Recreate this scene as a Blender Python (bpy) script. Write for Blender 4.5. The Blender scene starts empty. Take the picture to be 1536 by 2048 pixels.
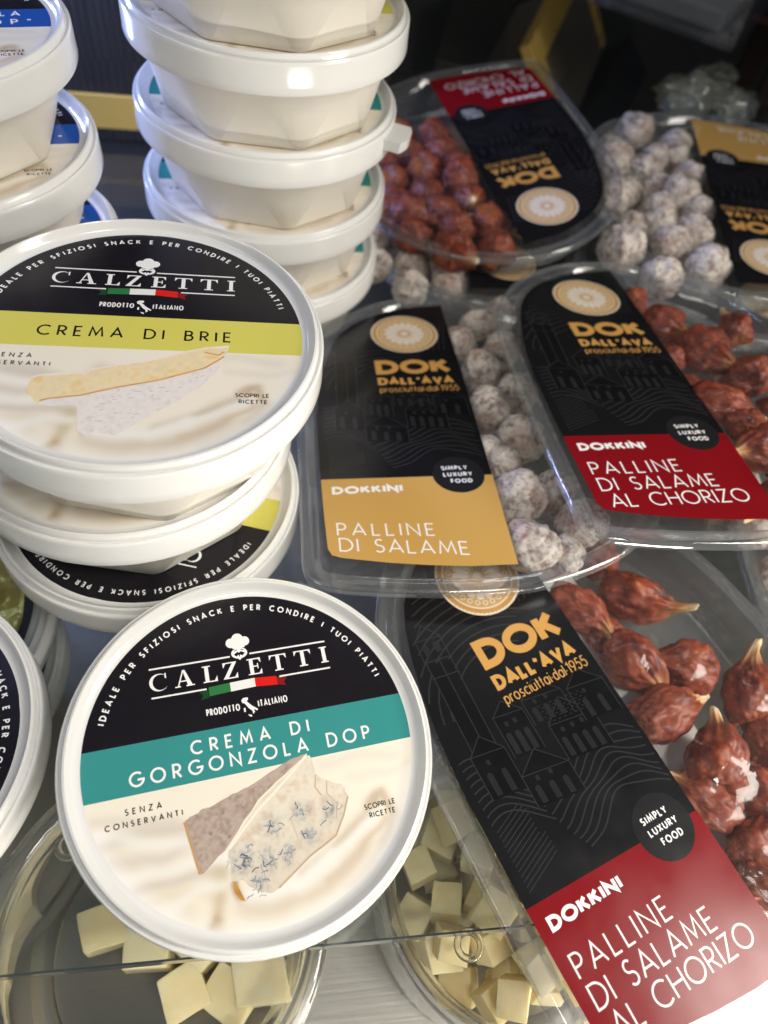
import bpy, bmesh, math, random
import numpy as np
from mathutils import Vector, Matrix, noise
from mathutils.geometry import delaunay_2d_cdt

S = 0.001                                   # everything below is written in millimetres
scene = bpy.context.scene
COL = scene.collection
random.seed(7)
R = math.radians

# ------------------------------------------------------------------ camera
PITCH, ROLL = R(53.298), R(10.8786)
fw = Vector((0, math.cos(PITCH), -math.sin(PITCH)))
up0 = Vector((0, math.sin(PITCH), math.cos(PITCH)))
rt0 = Vector((1, 0, 0))
cr, sr = math.cos(ROLL), math.sin(ROLL)
rt = rt0 * cr + up0 * sr
up = rt0 * -sr + up0 * cr
CAM = Vector((0, 0, 252.0))
F_PX, W_PX, H_PX = 1473.44, 1536, 2048
cam = bpy.data.cameras.new('camera')
cam.sensor_fit = 'HORIZONTAL'
cam.sensor_width = 36
cam.lens = 36 * F_PX / W_PX
cam.clip_start, cam.clip_end = 0.01, 50
cam.dof.use_dof = True
cam.dof.focus_distance = 0.222
cam.dof.aperture_fstop = cam.lens / 2.9
camo = bpy.data.objects.new('camera', cam)
m = Matrix.Identity(4)
for i, v in enumerate((rt, up, -fw)):
    for k in range(3):
        m[k][i] = v[k]
m.translation = CAM * S
camo.matrix_world = m
COL.objects.link(camo)
scene.camera = camo

# ------------------------------------------------------------------ world and lamps
w = bpy.data.worlds.new('World')
scene.world = w
w.use_nodes = True
bg = w.node_tree.nodes['Background']
bg.inputs[0].default_value = (0.62, 0.70, 0.88, 1)
bg.inputs[1].default_value = 0.075

def area(name, loc, target, size, energy, color, spread=180):
    l = bpy.data.lights.new(name, 'AREA')
    l.shape = 'RECTANGLE'
    l.size, l.size_y = size[0] * S, size[1] * S
    l.energy = energy
    l.color = color
    l.spread = R(spread)
    o = bpy.data.objects.new(name, l)
    o.location = Vector(loc) * S
    d = Vector(target) - Vector(loc)
    o.rotation_euler = d.to_track_quat('-Z', 'Y').to_euler()
    COL.objects.link(o)
    return o

def strip(name, a, b, aim, width, energy, color):
    """a thin lamp stretched from a to b"""
    o = area(name, (Vector(a) + Vector(b)) / 2, aim, ((Vector(b) - Vector(a)).length, width), energy, color)
    x = (Vector(b) - Vector(a)).normalized()
    z = ((Vector(a) + Vector(b)) / 2 - Vector(aim)).normalized()
    z = (z - x * z.dot(x)).normalized()
    o.rotation_euler = Matrix((x, z.cross(x), z)).transposed().to_euler()
    return o

area('counter_lamp', (600, 80, 560), (30, 110, 0), (140, 420), 1.35, (1.0, 0.94, 0.84), 88)
area('rear_glint_light', (60, 620, 900), (0, 160, 0), (500, 40), 0.35, (0.95, 0.97, 1.0))  # added light high at the back, put there for glints on the films
area('overhead_fill', (270, -200, 850), (20, 70, 0), (200, 60), 0.23, (1.0, 0.95, 0.86), 50)  # fill added from above to brighten the front pack
area('right_low_fill', (440, 60, 180), (0, 80, 10), (200, 70), 0.5, (1.0, 0.94, 0.84), 120)  # extra low fill, brightens the right-hand lid lips and the cheese cubes
area('left_front_fill', (-430, -190, 500), (-40, 100, 0), (320, 60), 0.6, (1.0, 0.95, 0.87))  # added front-left fill that lifts the foreground
area('high_left_fill', (-650, -500, 1500), (-60, 150, 0), (900, 700), 2.0, (1.0, 0.97, 0.92))  # broad soft fill added high up, kept clear of the label reflections
area('lower_deck_lamp', (205, -75, -13), (60, 60, -45), (120, 24), 1.0, (1.0, 0.95, 0.85))
strip('cold_strip_lamp', (-212, 221, 400), (-340, 352, 400), (-110, 120, 0), 5, 0.22, (0.42, 0.55, 1.0))
area('cold_back_lamp', (-330, 395, 130), (-90, 290, 90), (12, 200), 1.7, (0.40, 0.50, 1.0))

scene.view_settings.view_transform = 'Standard'
scene.view_settings.look = 'None'
scene.view_settings.exposure = -0.16
scene.view_settings.gamma = 1
scene.view_settings.use_curve_mapping = False
cy = scene.cycles
cy.max_bounces = 14
cy.transparent_max_bounces = 40
cy.transmission_bounces = 12
cy.glossy_bounces = 6
cy.diffuse_bounces = 4
cy.sample_clamp_indirect = 6
cy.blur_glossy = 0.5
cy.use_denoising = True

# ------------------------------------------------------------------ helpers
def lin(r, g=None, b=None):
    if g is None:
        r, g, b = r
    f = lambda c: (c / 255 / 12.92) if c <= 10.3 else ((c / 255 + 0.055) / 1.055) ** 2.4
    return (f(r), f(g), f(b))

def ray(px, py):
    x, y = (px - W_PX / 2) / F_PX, -(py - H_PX / 2) / F_PX
    return fw + rt * x + up * y

def at_z(px, py, z):
    d = ray(px, py)
    return CAM + d * ((z - CAM.z) / d.z)

def at_depth(px, py, dep):
    return CAM + ray(px, py) * dep

def link(o, parent=None):
    COL.objects.link(o)
    if parent is not None:
        o.parent = parent
    return o

def tag(o, label, cat, group=None):
    o['label'] = label
    o['category'] = cat
    if group:
        o['group'] = group
    return o

def empty(name, loc, label, cat, group=None, rot=None):
    o = bpy.data.objects.new(name, None)
    o.empty_display_size = 0.01
    if rot is not None:
        o.matrix_world = Matrix.Translation(Vector(loc) * S) @ rot.to_4x4()
    else:
        o.location = Vector(loc) * S
    link(o)
    return tag(o, label, cat, group)

def mesh(name, verts, faces, mats, smooth=None, idx=None):
    me = bpy.data.meshes.new(name)
    me.from_pydata([(v[0] * S, v[1] * S, v[2] * S) for v in verts], [], faces)
    for mt in (mats if isinstance(mats, (list, tuple)) else [mats]):
        me.materials.append(mt)
    if idx is not None:
        me.polygons.foreach_set('material_index', idx)
    if smooth is not None:
        me.polygons.foreach_set('use_smooth', [True] * len(me.polygons))
        if smooth < 179:
            me.set_sharp_from_angle(angle=R(smooth))
    me.validate()
    me.update()
    return me

def obj(name, me, parent=None):
    return link(bpy.data.objects.new(name, me), parent)

def lathe(profile, n=96, close_top=False, close_bot=False, loop=False):
    vs, fs = [], []
    for r, z in profile:
        for i in range(n):
            a = 2 * math.pi * i / n
            vs.append((r * math.cos(a), r * math.sin(a), z))
    k = len(profile)
    for j in range(k if loop else k - 1):
        a, b = j * n, ((j + 1) % k) * n
        for i in range(n):
            i2 = (i + 1) % n
            fs.append((a + i, a + i2, b + i2, b + i))
    if close_top:
        fs.append(tuple(range(n))[::-1] if False else tuple(range(n)))
    if close_bot:
        fs.append(tuple((k - 1) * n + i for i in range(n))[::-1])
    return vs, fs

def boxv(x0, x1, y0, y1, z0, z1):
    v = [(x, y, z) for z in (z0, z1) for y in (y0, y1) for x in (x0, x1)]
    f = [(0, 2, 3, 1), (4, 5, 7, 6), (0, 1, 5, 4), (2, 6, 7, 3), (0, 4, 6, 2), (1, 3, 7, 5)]
    return v, f

def bevel_obj(o, width, seg=2):
    b = o.modifiers.new('bevel', 'BEVEL')
    b.width = width * S
    b.segments = seg
    b.limit_method = 'ANGLE'
    return o

# ------------------------------------------------------------------ materials
def mat(name):
    mt = bpy.data.materials.new(name)
    mt.use_nodes = True
    return mt, mt.node_tree.nodes, mt.node_tree.links

def principled(name, col, rough=0.4, metal=0.0, spec=0.5, bump=None, sss=0.0, varr=None, coat=0.0):
    mt, N, L = mat(name)
    p = N['Principled BSDF']
    p.inputs['Base Color'].default_value = (*col, 1)
    p.inputs['Roughness'].default_value = rough
    p.inputs['Metallic'].default_value = metal
    p.inputs['Specular IOR Level'].default_value = spec
    p.inputs['Coat Weight'].default_value = coat
    p.inputs['Coat Roughness'].default_value = 0.08
    if sss:
        p.inputs['Subsurface Weight'].default_value = sss
        p.inputs['Subsurface Radius'].default_value = (1.0, 0.75, 0.45)
        p.inputs['Subsurface Scale'].default_value = 0.004
    if bump or varr:
        tc = N.new('ShaderNodeTexCoord')
    if bump:
        nz = N.new('ShaderNodeTexNoise')
        nz.inputs['Scale'].default_value = bump[0]
        nz.inputs['Detail'].default_value = 4
        L.new(tc.outputs['Object'], nz.inputs['Vector'])
        bp = N.new('ShaderNodeBump')
        bp.inputs['Strength'].default_value = bump[1]
        bp.inputs['Distance'].default_value = bump[2] * S
        L.new(nz.outputs['Fac'], bp.inputs['Height'])
        L.new(bp.outputs['Normal'], p.inputs['Normal'])
    if varr:
        n2 = N.new('ShaderNodeTexNoise')
        n2.inputs['Scale'].default_value = varr[0]
        n2.inputs['Detail'].default_value = 5
        L.new(tc.outputs['Object'], n2.inputs['Vector'])
        mr = N.new('ShaderNodeMapRange')
        mr.inputs['From Min'].default_value = 0.3
        mr.inputs['From Max'].default_value = 0.7
        mr.inputs['To Min'].default_value = rough - varr[1]
        mr.inputs['To Max'].default_value = rough + varr[1]
        L.new(n2.outputs['Fac'], mr.inputs['Value'])
        L.new(mr.outputs['Result'], p.inputs['Roughness'])
    return mt

def printed(name, rough, bump, spec=0.5, coat=0.0, var=0.08):
    """printed surface: the ink colours are stored on the mesh"""
    mt = principled(name, (1, 1, 1), rough, 0, spec, bump, 0, (60, var), coat)
    N, L = mt.node_tree.nodes, mt.node_tree.links
    a = N.new('ShaderNodeAttribute')
    a.attribute_name = 'ink'
    L.new(a.outputs['Color'], N['Principled BSDF'].inputs['Base Color'])
    return mt

def clear_sheet(name, tint, r0, rough, bump=None, haze=0.0, hazecol=(0.8, 0.8, 0.8), power=5.0):
    """thin clear plastic or sheet glass: see-through with a mirror share that grows at grazing angles"""
    mt, N, L = mat(name)
    N.remove(N['Principled BSDF'])
    out = N['Material Output']
    tr = N.new('ShaderNodeBsdfTransparent')
    tr.inputs['Color'].default_value = (*tint, 1)
    gl = N.new('ShaderNodeBsdfGlossy')
    gl.inputs['Roughness'].default_value = rough
    lw = N.new('ShaderNodeLayerWeight')
    lw.inputs['Blend'].default_value = 0.5
    pw = N.new('ShaderNodeMath')
    pw.operation = 'POWER'
    pw.inputs[1].default_value = power
    L.new(lw.outputs['Facing'], pw.inputs[0])
    mr = N.new('ShaderNodeMapRange')
    mr.inputs['To Min'].default_value = r0
    mr.inputs['To Max'].default_value = 0.95
    L.new(pw.outputs[0], mr.inputs['Value'])
    if bump:
        tc = N.new('ShaderNodeTexCoord')
        nz = N.new('ShaderNodeTexNoise')
        nz.inputs['Scale'].default_value = bump[0]
        nz.inputs['Detail'].default_value = 3
        nz.inputs['Distortion'].default_value = bump[3] if len(bump) > 3 else 0
        L.new(tc.outputs['Object'], nz.inputs['Vector'])
        bp = N.new('ShaderNodeBump')
        bp.inputs['Strength'].default_value = bump[1]
        bp.inputs['Distance'].default_value = bump[2] * S
        L.new(nz.outputs['Fac'], bp.inputs['Height'])
        L.new(bp.outputs['Normal'], gl.inputs['Normal'])
        L.new(bp.outputs['Normal'], lw.inputs['Normal'])
    base = tr
    if haze:
        df = N.new('ShaderNodeBsdfDiffuse')
        df.inputs['Color'].default_value = (*hazecol, 1)
        m0 = N.new('ShaderNodeMixShader')
        m0.inputs[0].default_value = haze
        L.new(tr.outputs[0], m0.inputs[1])
        L.new(df.outputs[0], m0.inputs[2])
        base = m0
    mx = N.new('ShaderNodeMixShader')
    L.new(mr.outputs[0], mx.inputs[0])
    L.new(base.outputs[0], mx.inputs[1])
    L.new(gl.outputs[0], mx.inputs[2])
    L.new(mx.outputs[0], out.inputs['Surface'])
    return mt

def glass(name, col, rough=0.0, ior=1.48):
    mt, N, L = mat(name)
    N.remove(N['Principled BSDF'])
    g = N.new('ShaderNodeBsdfGlass')
    g.inputs['Color'].default_value = (*col, 1)
    g.inputs['Roughness'].default_value = rough
    g.inputs['IOR'].default_value = ior
    L.new(g.outputs[0], N['Material Output'].inputs['Surface'])
    return mt

M_LID = principled('lid_plastic', (0.75, 0.75, 0.735), 0.15, 0, 0.45, (9, 0.12, 1.2), 0, (40, 0.06))
M_BODY = principled('tub_plastic', (0.77, 0.735, 0.66), 0.36, 0, 0.4, (30, 0.08, 0.5), 0.25, (40, 0.06))
M_TLABEL = printed('tub_label_print', 0.22, (14, 0.10, 1.0), 0.4, 0.0, 0.05)
M_PLABEL = printed('pack_label_print', 0.20, (10, 0.05, 1.0), 0.35, 0.0, 0.05)
M_TRAY = clear_sheet('tray_plastic', (0.95, 0.955, 0.96), 0.09, 0.07, (38, 0.55, 1.2), 0.10, (0.62, 0.65, 0.67), 3.2)
M_FILM = clear_sheet('film_plastic', (0.965, 0.965, 0.965), 0.028, 0.10, (36, 0.5, 1.4, 1.5), 0.015, (0.8, 0.8, 0.8), 4.0)
M_SHELF = clear_sheet('shelf_glass', (0.955, 0.97, 0.962), 0.05, 0.015, None, 0.02, (0.5, 0.55, 0.62))
M_EDGE = principled('shelf_edge_glass', (0.05, 0.06, 0.062), 0.12, 0.0, 0.9)
M_BOWL = glass('bowl_glass', (0.985, 0.99, 0.985), 0.0, 1.5)
_n, _l = M_BOWL.node_tree.nodes, M_BOWL.node_tree.links
_mx, _tr = _n.new('ShaderNodeMixShader'), _n.new('ShaderNodeBsdfTransparent')
_mx.inputs[0].default_value = 0.72
_l.new(_tr.outputs[0], _mx.inputs[1])
_l.new(next(x for x in _n if x.type == 'BSDF_GLASS').outputs[0], _mx.inputs[2])
_l.new(_mx.outputs[0], _n['Material Output'].inputs['Surface'])
M_BUMP = glass('bumper_plastic', (0.97, 0.98, 0.98), 0.03, 1.45)
M_PAD = principled('pad_paper', (0.86, 0.86, 0.84), 0.8, 0, 0.2, (120, 0.3, 0.4))
M_CHEESE = principled('cheese_paste', (0.90, 0.81, 0.52), 0.42, 0, 0.4, (220, 0.35, 0.5), 0.35)
_n, _l = M_CHEESE.node_tree.nodes, M_CHEESE.node_tree.links
_oi, _tc, _nz, _ad, _mc = (_n.new(x) for x in ('ShaderNodeObjectInfo', 'ShaderNodeTexCoord', 'ShaderNodeTexNoise', 'ShaderNodeMath', 'ShaderNodeMix'))
_nz.inputs['Scale'].default_value = 130
_nz.inputs['Detail'].default_value = 6
_l.new(_tc.outputs['Object'], _nz.inputs['Vector'])
_ad.operation = 'MULTIPLY_ADD'
_ad.inputs[1].default_value = .5
_l.new(_oi.outputs['Random'], _ad.inputs[0])
_l.new(_nz.outputs['Fac'], _ad.inputs[2])
_mr = _n.new('ShaderNodeMapRange')
_mr.inputs['From Min'].default_value, _mr.inputs['From Max'].default_value = .35, 1.05
_l.new(_ad.outputs[0], _mr.inputs['Value'])
_mc.data_type = 'RGBA'
for _q in _mc.inputs:
    if _q.type == 'RGBA':
        _q.default_value = (.91, .84, .60, 1) if _q.identifier.startswith('A') else (.84, .70, .36, 1)
_l.new(_mr.outputs[0], _mc.inputs[0])
_l.new(next(x for x in _mc.outputs if x.type == 'RGBA'), _n['Principled BSDF'].inputs['Base Color'])
M_GOLD = principled('gold_foil', (0.83, 0.56, 0.14), 0.32, 0.4, 0.5, (14, 0.6, 5.0))
M_OLIVE = principled('olive_foil', (0.50, 0.42, 0.10), 0.28, 0.6, 0.5, (45, 1.0, 3.0))
M_DARK = principled('dark_card', (0.012, 0.012, 0.014), 0.5, 0, 0.35, (50, 0.2, 0.5))
M_OLIVECARD = principled('olive_card', (0.040, 0.040, 0.024), 0.45, 0, 0.35)

def salami_mat(name, rough, coat, sss):
    mt = printed(name, rough, (420, 0.25, 0.3), 0.4, coat, 0.10)
    p = mt.node_tree.nodes['Principled BSDF']
    p.inputs['Subsurface Weight'].default_value = sss
    p.inputs['Subsurface Radius'].default_value = (1.0, 0.35, 0.2)
    p.inputs['Subsurface Scale'].default_value = 0.0015
    return mt
M_CHORIZO = salami_mat('chorizo_skin', 0.5, 0.0, 0.10)
M_SALAME = salami_mat('salami_mould_skin', 0.7, 0.0, 0.0)

def deck_mat():
    mt, N, L = mat('brushed_steel')
    p = N['Principled BSDF']
    p.inputs['Metallic'].default_value = 1
    p.inputs['Base Color'].default_value = (0.38, 0.372, 0.345, 1)
    tc = N.new('ShaderNodeTexCoord')
    mp = N.new('ShaderNodeMapping')
    mp.inputs['Scale'].default_value = (14, 900, 14)
    L.new(tc.outputs['Object'], mp.inputs['Vector'])
    nz = N.new('ShaderNodeTexNoise')
    nz.inputs['Scale'].default_value = 1.0
    nz.inputs['Detail'].default_value = 4
    L.new(mp.outputs[0], nz.inputs['Vector'])
    mr = N.new('ShaderNodeMapRange')
    mr.inputs['To Min'].default_value = 0.26
    mr.inputs['To Max'].default_value = 0.62
    L.new(nz.outputs['Fac'], mr.inputs['Value'])
    L.new(mr.outputs[0], p.inputs['Roughness'])
    bp = N.new('ShaderNodeBump')
    bp.inputs['Strength'].default_value = 0.25
    bp.inputs['Distance'].default_value = 0.0003
    L.new(nz.outputs['Fac'], bp.inputs['Height'])
    L.new(bp.outputs['Normal'], p.inputs['Normal'])
    return mt
M_DECK = deck_mat()

def ribbed_mat():
    mt, N, L = mat('ribbed_black_card')
    p = N['Principled BSDF']
    p.inputs['Roughness'].default_value = 0.45
    tc = N.new('ShaderNodeTexCoord')
    br = N.new('ShaderNodeTexBrick')
    br.inputs['Scale'].default_value = 1.0
    br.inputs['Brick Width'].default_value = 0.0043
    br.inputs['Row Height'].default_value = 0.047
    br.inputs['Mortar Size'].default_value = 0.0007
    br.inputs['Mortar Smooth'].default_value = 0.6
    br.inputs['Color1'].default_value = (0.024, 0.023, 0.026, 1)
    br.inputs['Color2'].default_value = (0.017, 0.016, 0.019, 1)
    br.inputs['Mortar'].default_value = (0.004, 0.004, 0.005, 1)
    br.offset = 0.37
    mp = N.new('ShaderNodeMapping')
    mp.inputs['Rotation'].default_value = (R(90), 0, 0)
    L.new(tc.outputs['Object'], mp.inputs['Vector'])
    L.new(mp.outputs[0], br.inputs['Vector'])
    L.new(br.outputs['Color'], p.inputs['Base Color'])
    bp = N.new('ShaderNodeBump')
    bp.inputs['Strength'].default_value = 0.6
    bp.inputs['Distance'].default_value = 0.0008
    bp.invert = True
    L.new(br.outputs['Fac'], bp.inputs['Height'])
    L.new(bp.outputs['Normal'], p.inputs['Normal'])
    return mt
M_RIB = ribbed_mat()

# ------------------------------------------------------------------ stroke lettering
def arc(cx, cy, rx, ry, a0, a1, n=14):
    return [(cx + rx * math.cos(R(a0 + (a1 - a0) * i / n)), cy + ry * math.sin(R(a0 + (a1 - a0) * i / n))) for i in range(n + 1)]

GL = {
    'A': (.80, [[(0, 0), (.40, 1), (.80, 0)], [(.14, .30), (.66, .30)]]),
    'B': (.54, [[(.27, .54), (0, .54)], [(0, 0), (0, 1), (.26, 1)] + arc(.26, .77, .22, .23, 90, -90)[1:] + arc(.27, .27, .27, .27, 90, -90)[1:] + [(0, 0)]]),
    'C': (.84, [arc(.5, .5, .5, .5, 48, 312, 26)]),
    'D': (.74, [[(0, 0), (0, 1), (.26, 1)] + arc(.26, .5, .48, .5, 90, -90, 20)[1:] + [(0, 0)]]),
    'E': (.48, [[(.48, 1), (0, 1), (0, 0), (.48, 0)], [(0, .52), (.42, .52)]]),
    'F': (.46, [[(.46, 1), (0, 1), (0, 0)], [(0, .52), (.42, .52)]]),
    'G': (.92, [arc(.5, .5, .5, .5, 48, 352, 28) + [(.995, .46), (.56, .46)]]),
    'H': (.68, [[(0, 0), (0, 1)], [(.68, 0), (.68, 1)], [(0, .52), (.68, .52)]]),
    'I': (.0, [[(0, 0), (0, 1)]]),
    'K': (.60, [[(0, 0), (0, 1)], [(.56, 1), (.02, .46)], [(.20, .62), (.62, 0)]]),
    'L': (.44, [[(0, 1), (0, 0), (.44, 0)]]),
    'M': (.94, [[(0, 0), (.14, 1), (.47, .18), (.80, 1), (.94, 0)]]),
    'N': (.74, [[(0, 0), (0, 1), (.74, 0), (.74, 1)]]),
    'O': (1.0, [arc(.5, .5, .5, .5, 0, 360, 36)]),
    'P': (.50, [[(0, 0), (0, 1), (.24, 1)] + arc(.24, .73, .27, .27, 90, -90)[1:] + [(0, .46)]]),
    'R': (.54, [[(0, 0), (0, 1), (.24, 1)] + arc(.24, .73, .27, .27, 90, -90)[1:] + [(0, .46)], [(.22, .46), (.54, 0)]]),
    'S': (.50, [arc(.25, .755, .215, .245, 40, 270, 16) + arc(.25, .255, .245, .255, 90, -145, 16)[1:]]),
    'T': (.56, [[(0, 1), (.56, 1)], [(.28, 1), (.28, 0)]]),
    'U': (.66, [[(0, 1), (0, .33)] + arc(.33, .33, .33, .33, 180, 360, 18)[1:] + [(.66, 1)]]),
    'V': (.76, [[(0, 1), (.38, 0), (.76, 1)]]),
    'X': (.64, [[(0, 0), (.62, 1)], [(.02, 1), (.64, 0)]]),
    'Y': (.66, [[(0, 1), (.33, .48), (.66, 1)], [(.33, .48), (.33, 0)]]),
    'Z': (.60, [[(.02, 1), (.58, 1), (0, 0), (.60, 0)]]),
    "'": (.08, [[(.10, 1.02), (.0, .70)]]),
    '"': (.22, [[(.05, 1), (.0, .78)], [(.22, 1), (.17, .78)]]),
    '.': (.02, [[(0, .30), (.0, .40)]]),
    '1': (.22, [[(0, .82), (.22, 1), (.22, 0)]]),
    '9': (.54, [arc(.27, .70, .27, .30, 0, 360, 24), [(.53, .62), (.24, 0)]]),
    '5': (.50, [[(.46, 1), (.12, 1), (.06, .58)] + arc(.22, .32, .28, .32, 118, -150, 20)]),
    'p': (.48, [[(0, .66), (0, -.30)], arc(.25, .33, .25, .33, 0, 360, 24)]),
    'r': (.26, [[(0, .66), (0, 0)], arc(.24, .38, .24, .28, 180, 75, 8)]),
    'o': (.56, [arc(.28, .33, .28, .33, 0, 360, 24)]),
    's': (.34, [arc(.17, .495, .15, .165, 40, 270, 12) + arc(.17, .165, .17, .165, 90, -145, 12)[1:]]),
    'c': (.46, [arc(.28, .33, .28, .33, 50, 310, 20)]),
    'i': (.0, [[(0, .66), (0, 0)], [(0, .86), (0, .96)]]),
    'u': (.46, [[(0, .66), (0, .24)] + arc(.23, .24, .23, .24, 180, 360, 14)[1:], [(.46, .66), (.46, 0)]]),
    't': (.26, [[(.11, .92), (.11, 0)], [(0, .64), (.26, .64)]]),
    'a': (.50, [arc(.25, .33, .25, .33, 0, 360, 24), [(.50, .66), (.50, 0)]]),
    'd': (.50, [arc(.25, .33, .25, .33, 0, 360, 24), [(.50, 1.0), (.50, 0)]]),
    'l': (.0, [[(0, 1.0), (0, 0)]]),
}

def stroke_quads(pts, wd):
    """quads along a polyline with mitred joints"""
    n = len(pts)
    closed = n > 3 and math.hypot(pts[0][0] - pts[-1][0], pts[0][1] - pts[-1][1]) < 1e-5
    P = [Vector(p) for p in pts]
    if closed:
        P = P[:-1]
        n -= 1
    Ls, Rs = [], []
    for i in range(n):
        if closed:
            a, b = P[i] - P[i - 1], P[(i + 1) % n] - P[i]
        else:
            a = P[i] - P[i - 1] if i else P[1] - P[0]
            b = P[i + 1] - P[i] if i < n - 1 else a
        a, b = a.normalized(), b.normalized()
        na, nb = Vector((-a.y, a.x)), Vector((-b.y, b.x))
        mm = na + nb
        if mm.length < 1e-4:
            mm = na
        mm.normalize()
        k = (wd / 2) / max(mm.dot(na), 0.42)
        Ls.append(P[i] + mm * k)
        Rs.append(P[i] - mm * k)
    q = []
    for i in range(n if closed else n - 1):
        j = (i + 1) % n
        q.append([tuple(Ls[i]), tuple(Rs[i]), tuple(Rs[j]), tuple(Ls[j])])
    return q

class Sheet:
    """a flat printed sheet: polygons in painting order are merged into one flat mesh"""
    def __init__(self):
        self.poly, self.col, self.loose = [], [], []

    def add(self, pts, col):
        q = [tuple(p) for p in pts]
        a2 = sum(q[i - 1][0] * q[i][1] - q[i][0] * q[i - 1][1] for i in range(len(q)))
        if abs(a2) < 1e-5:
            return
        self.poly.append(q if a2 > 0 else q[::-1])      # the merge needs every outline counter-clockwise
        self.col.append(col)

    def line(self, pts, wd, col):
        for a, b, c, d in stroke_quads(pts, wd):
            self.add((a, b, c), col)
            self.add((a, c, d), col)

    def grid(self, x0, x1, y0, y1, st, inside):
        y = y0
        while y <= y1:
            x = x0
            while x <= x1:
                px, py = x + random.uniform(-.2, .2) * st, y + random.uniform(-.2, .2) * st
                if inside(px, py):
                    self.loose.append((px, py))
                x += st
            y += st

    def text(self, s, x0, x1, y, h, wt, col, slope=0.0, hs=None, place=None, gap=None):
        """set s between x0 and x1 on baseline y; wt is the stroke in mm"""
        hh = h - wt
        adv = [GL[c][0] if c != ' ' else None for c in s]
        nat = sum((a if a is not None else 0.42) for a in adv)
        if hs is None:
            hs = 1.0
            if nat * hh > (x1 - x0) * 0.93 - wt * len(s):
                hs = max(0.35, ((x1 - x0) * 0.90 - wt * len(s) * 1.25) / (nat * hh))
        if gap is not None:
            hs = ((x1 - x0) - wt * len(s) - gap * (len(s) - 1)) / (nat * hh)
        free = (x1 - x0 - wt) - nat * hh * hs
        tr = free / max(1, len(s) - 1)
        x = x0 + wt / 2
        for c, a in zip(s, adv):
            if c == ' ':
                x += 0.42 * hh * hs + tr
                continue
            for st in GL[c][1]:
                pts = [(x + p[0] * hh * hs, y + wt / 2 + p[1] * hh) for p in st]
                if slope:
                    pts = [(p[0], p[1] + slope * (p[0] - x0)) for p in pts]
                if place:
                    pts = [place(p, x + a * hh * hs / 2) for p in pts]
                self.line(pts, wt, col)
            x += a * hh * hs + tr

    def build(self, name, mt, z=0.0, zf=None):
        vs, fs, es = [], [], []
        for p in self.poly:
            b = len(vs)
            vs += [Vector((q[0], q[1])) for q in p]
            fs.append(list(range(b, b + len(p))))
        vs += [Vector(q) for q in self.loose]
        V, E_, Fc, ov, oe, of = delaunay_2d_cdt(vs, es, fs, 0, 1e-4)
        X = np.array([(v.x, v.y) for v in V])
        T3 = np.array([f for f in Fc if len(f) == 3], dtype=int)
        C3 = X[T3].mean(axis=1)
        order = np.argsort(C3[:, 0])
        T3, C3 = T3[order], C3[order]
        top = -np.ones(len(T3), dtype=int)
        for k, p in enumerate(self.poly):           # the last outline painted over a triangle gives its ink
            q = np.array(p)
            lo, hi = np.searchsorted(C3[:, 0], (q[:, 0].min(), q[:, 0].max()))
            if hi <= lo:
                continue
            cx, cy_ = C3[lo:hi, 0], C3[lo:hi, 1]
            sel = np.nonzero((cy_ >= q[:, 1].min()) & (cy_ <= q[:, 1].max()))[0]
            if not len(sel):
                continue
            cx, cy_ = cx[sel], cy_[sel]
            ins = np.zeros(len(sel), bool)
            for (xa, ya), (xb, yb) in zip(q, np.roll(q, -1, axis=0)):
                if ya == yb:
                    continue
                cr3 = (ya > cy_) != (yb > cy_)
                ins ^= cr3 & (cx < (xb - xa) * (cy_ - ya) / (yb - ya) + xa)
            top[lo + sel[ins]] = k
        keep, cols = [], []
        for f, k in zip(T3.tolist(), top.tolist()):
            if k < 0:
                continue
            c = self.col[k]
            a, b, d = V[f[0]], V[f[1]], V[f[2]]
            if (b.x - a.x) * (d.y - a.y) - (b.y - a.y) * (d.x - a.x) < 0:
                f = f[::-1]
            keep.append(f)
            if callable(c):
                cols += [c(V[i].x, V[i].y) for i in f]
            else:
                cols += [c] * 3
        used = sorted({i for f in keep for i in f})
        mp = {i: k for k, i in enumerate(used)}
        verts = [(V[i].x, V[i].y, z if zf is None else zf(V[i].x, V[i].y)) for i in used]
        me = bpy.data.meshes.new(name)
        me.from_pydata([(a * S, b * S, c * S) for a, b, c in verts], [], [[mp[i] for i in f] for f in keep])
        at = me.color_attributes.new('ink', 'FLOAT_COLOR', 'CORNER')
        buf = np.ones((len(cols), 4), dtype=np.float32)
        buf[:, :3] = np.array(cols, dtype=np.float32)
        at.data.foreach_set('color', buf.ravel())
        me.materials.append(mt)
        me.update()
        return me

def disc(cx, cy, r, n=64, a0=0, a1=360):
    full = abs(a1 - a0) >= 360
    return [(cx + r * math.cos(R(a0 + (a1 - a0) * i / n)), cy + r * math.sin(R(a0 + (a1 - a0) * i / n))) for i in range(n if full else n + 1)]

def chord(r, y0, y1, n=40):
    """slice of a disc between two heights"""
    a0, a1 = math.asin(max(-1, y0 / r)), math.asin(min(1, y1 / r))
    rt_ = [(r * math.cos(a0 + (a1 - a0) * i / n), r * math.sin(a0 + (a1 - a0) * i / n)) for i in range(n + 1)]
    return rt_ + [(-x, y) for x, y in reversed(rt_)]

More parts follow.
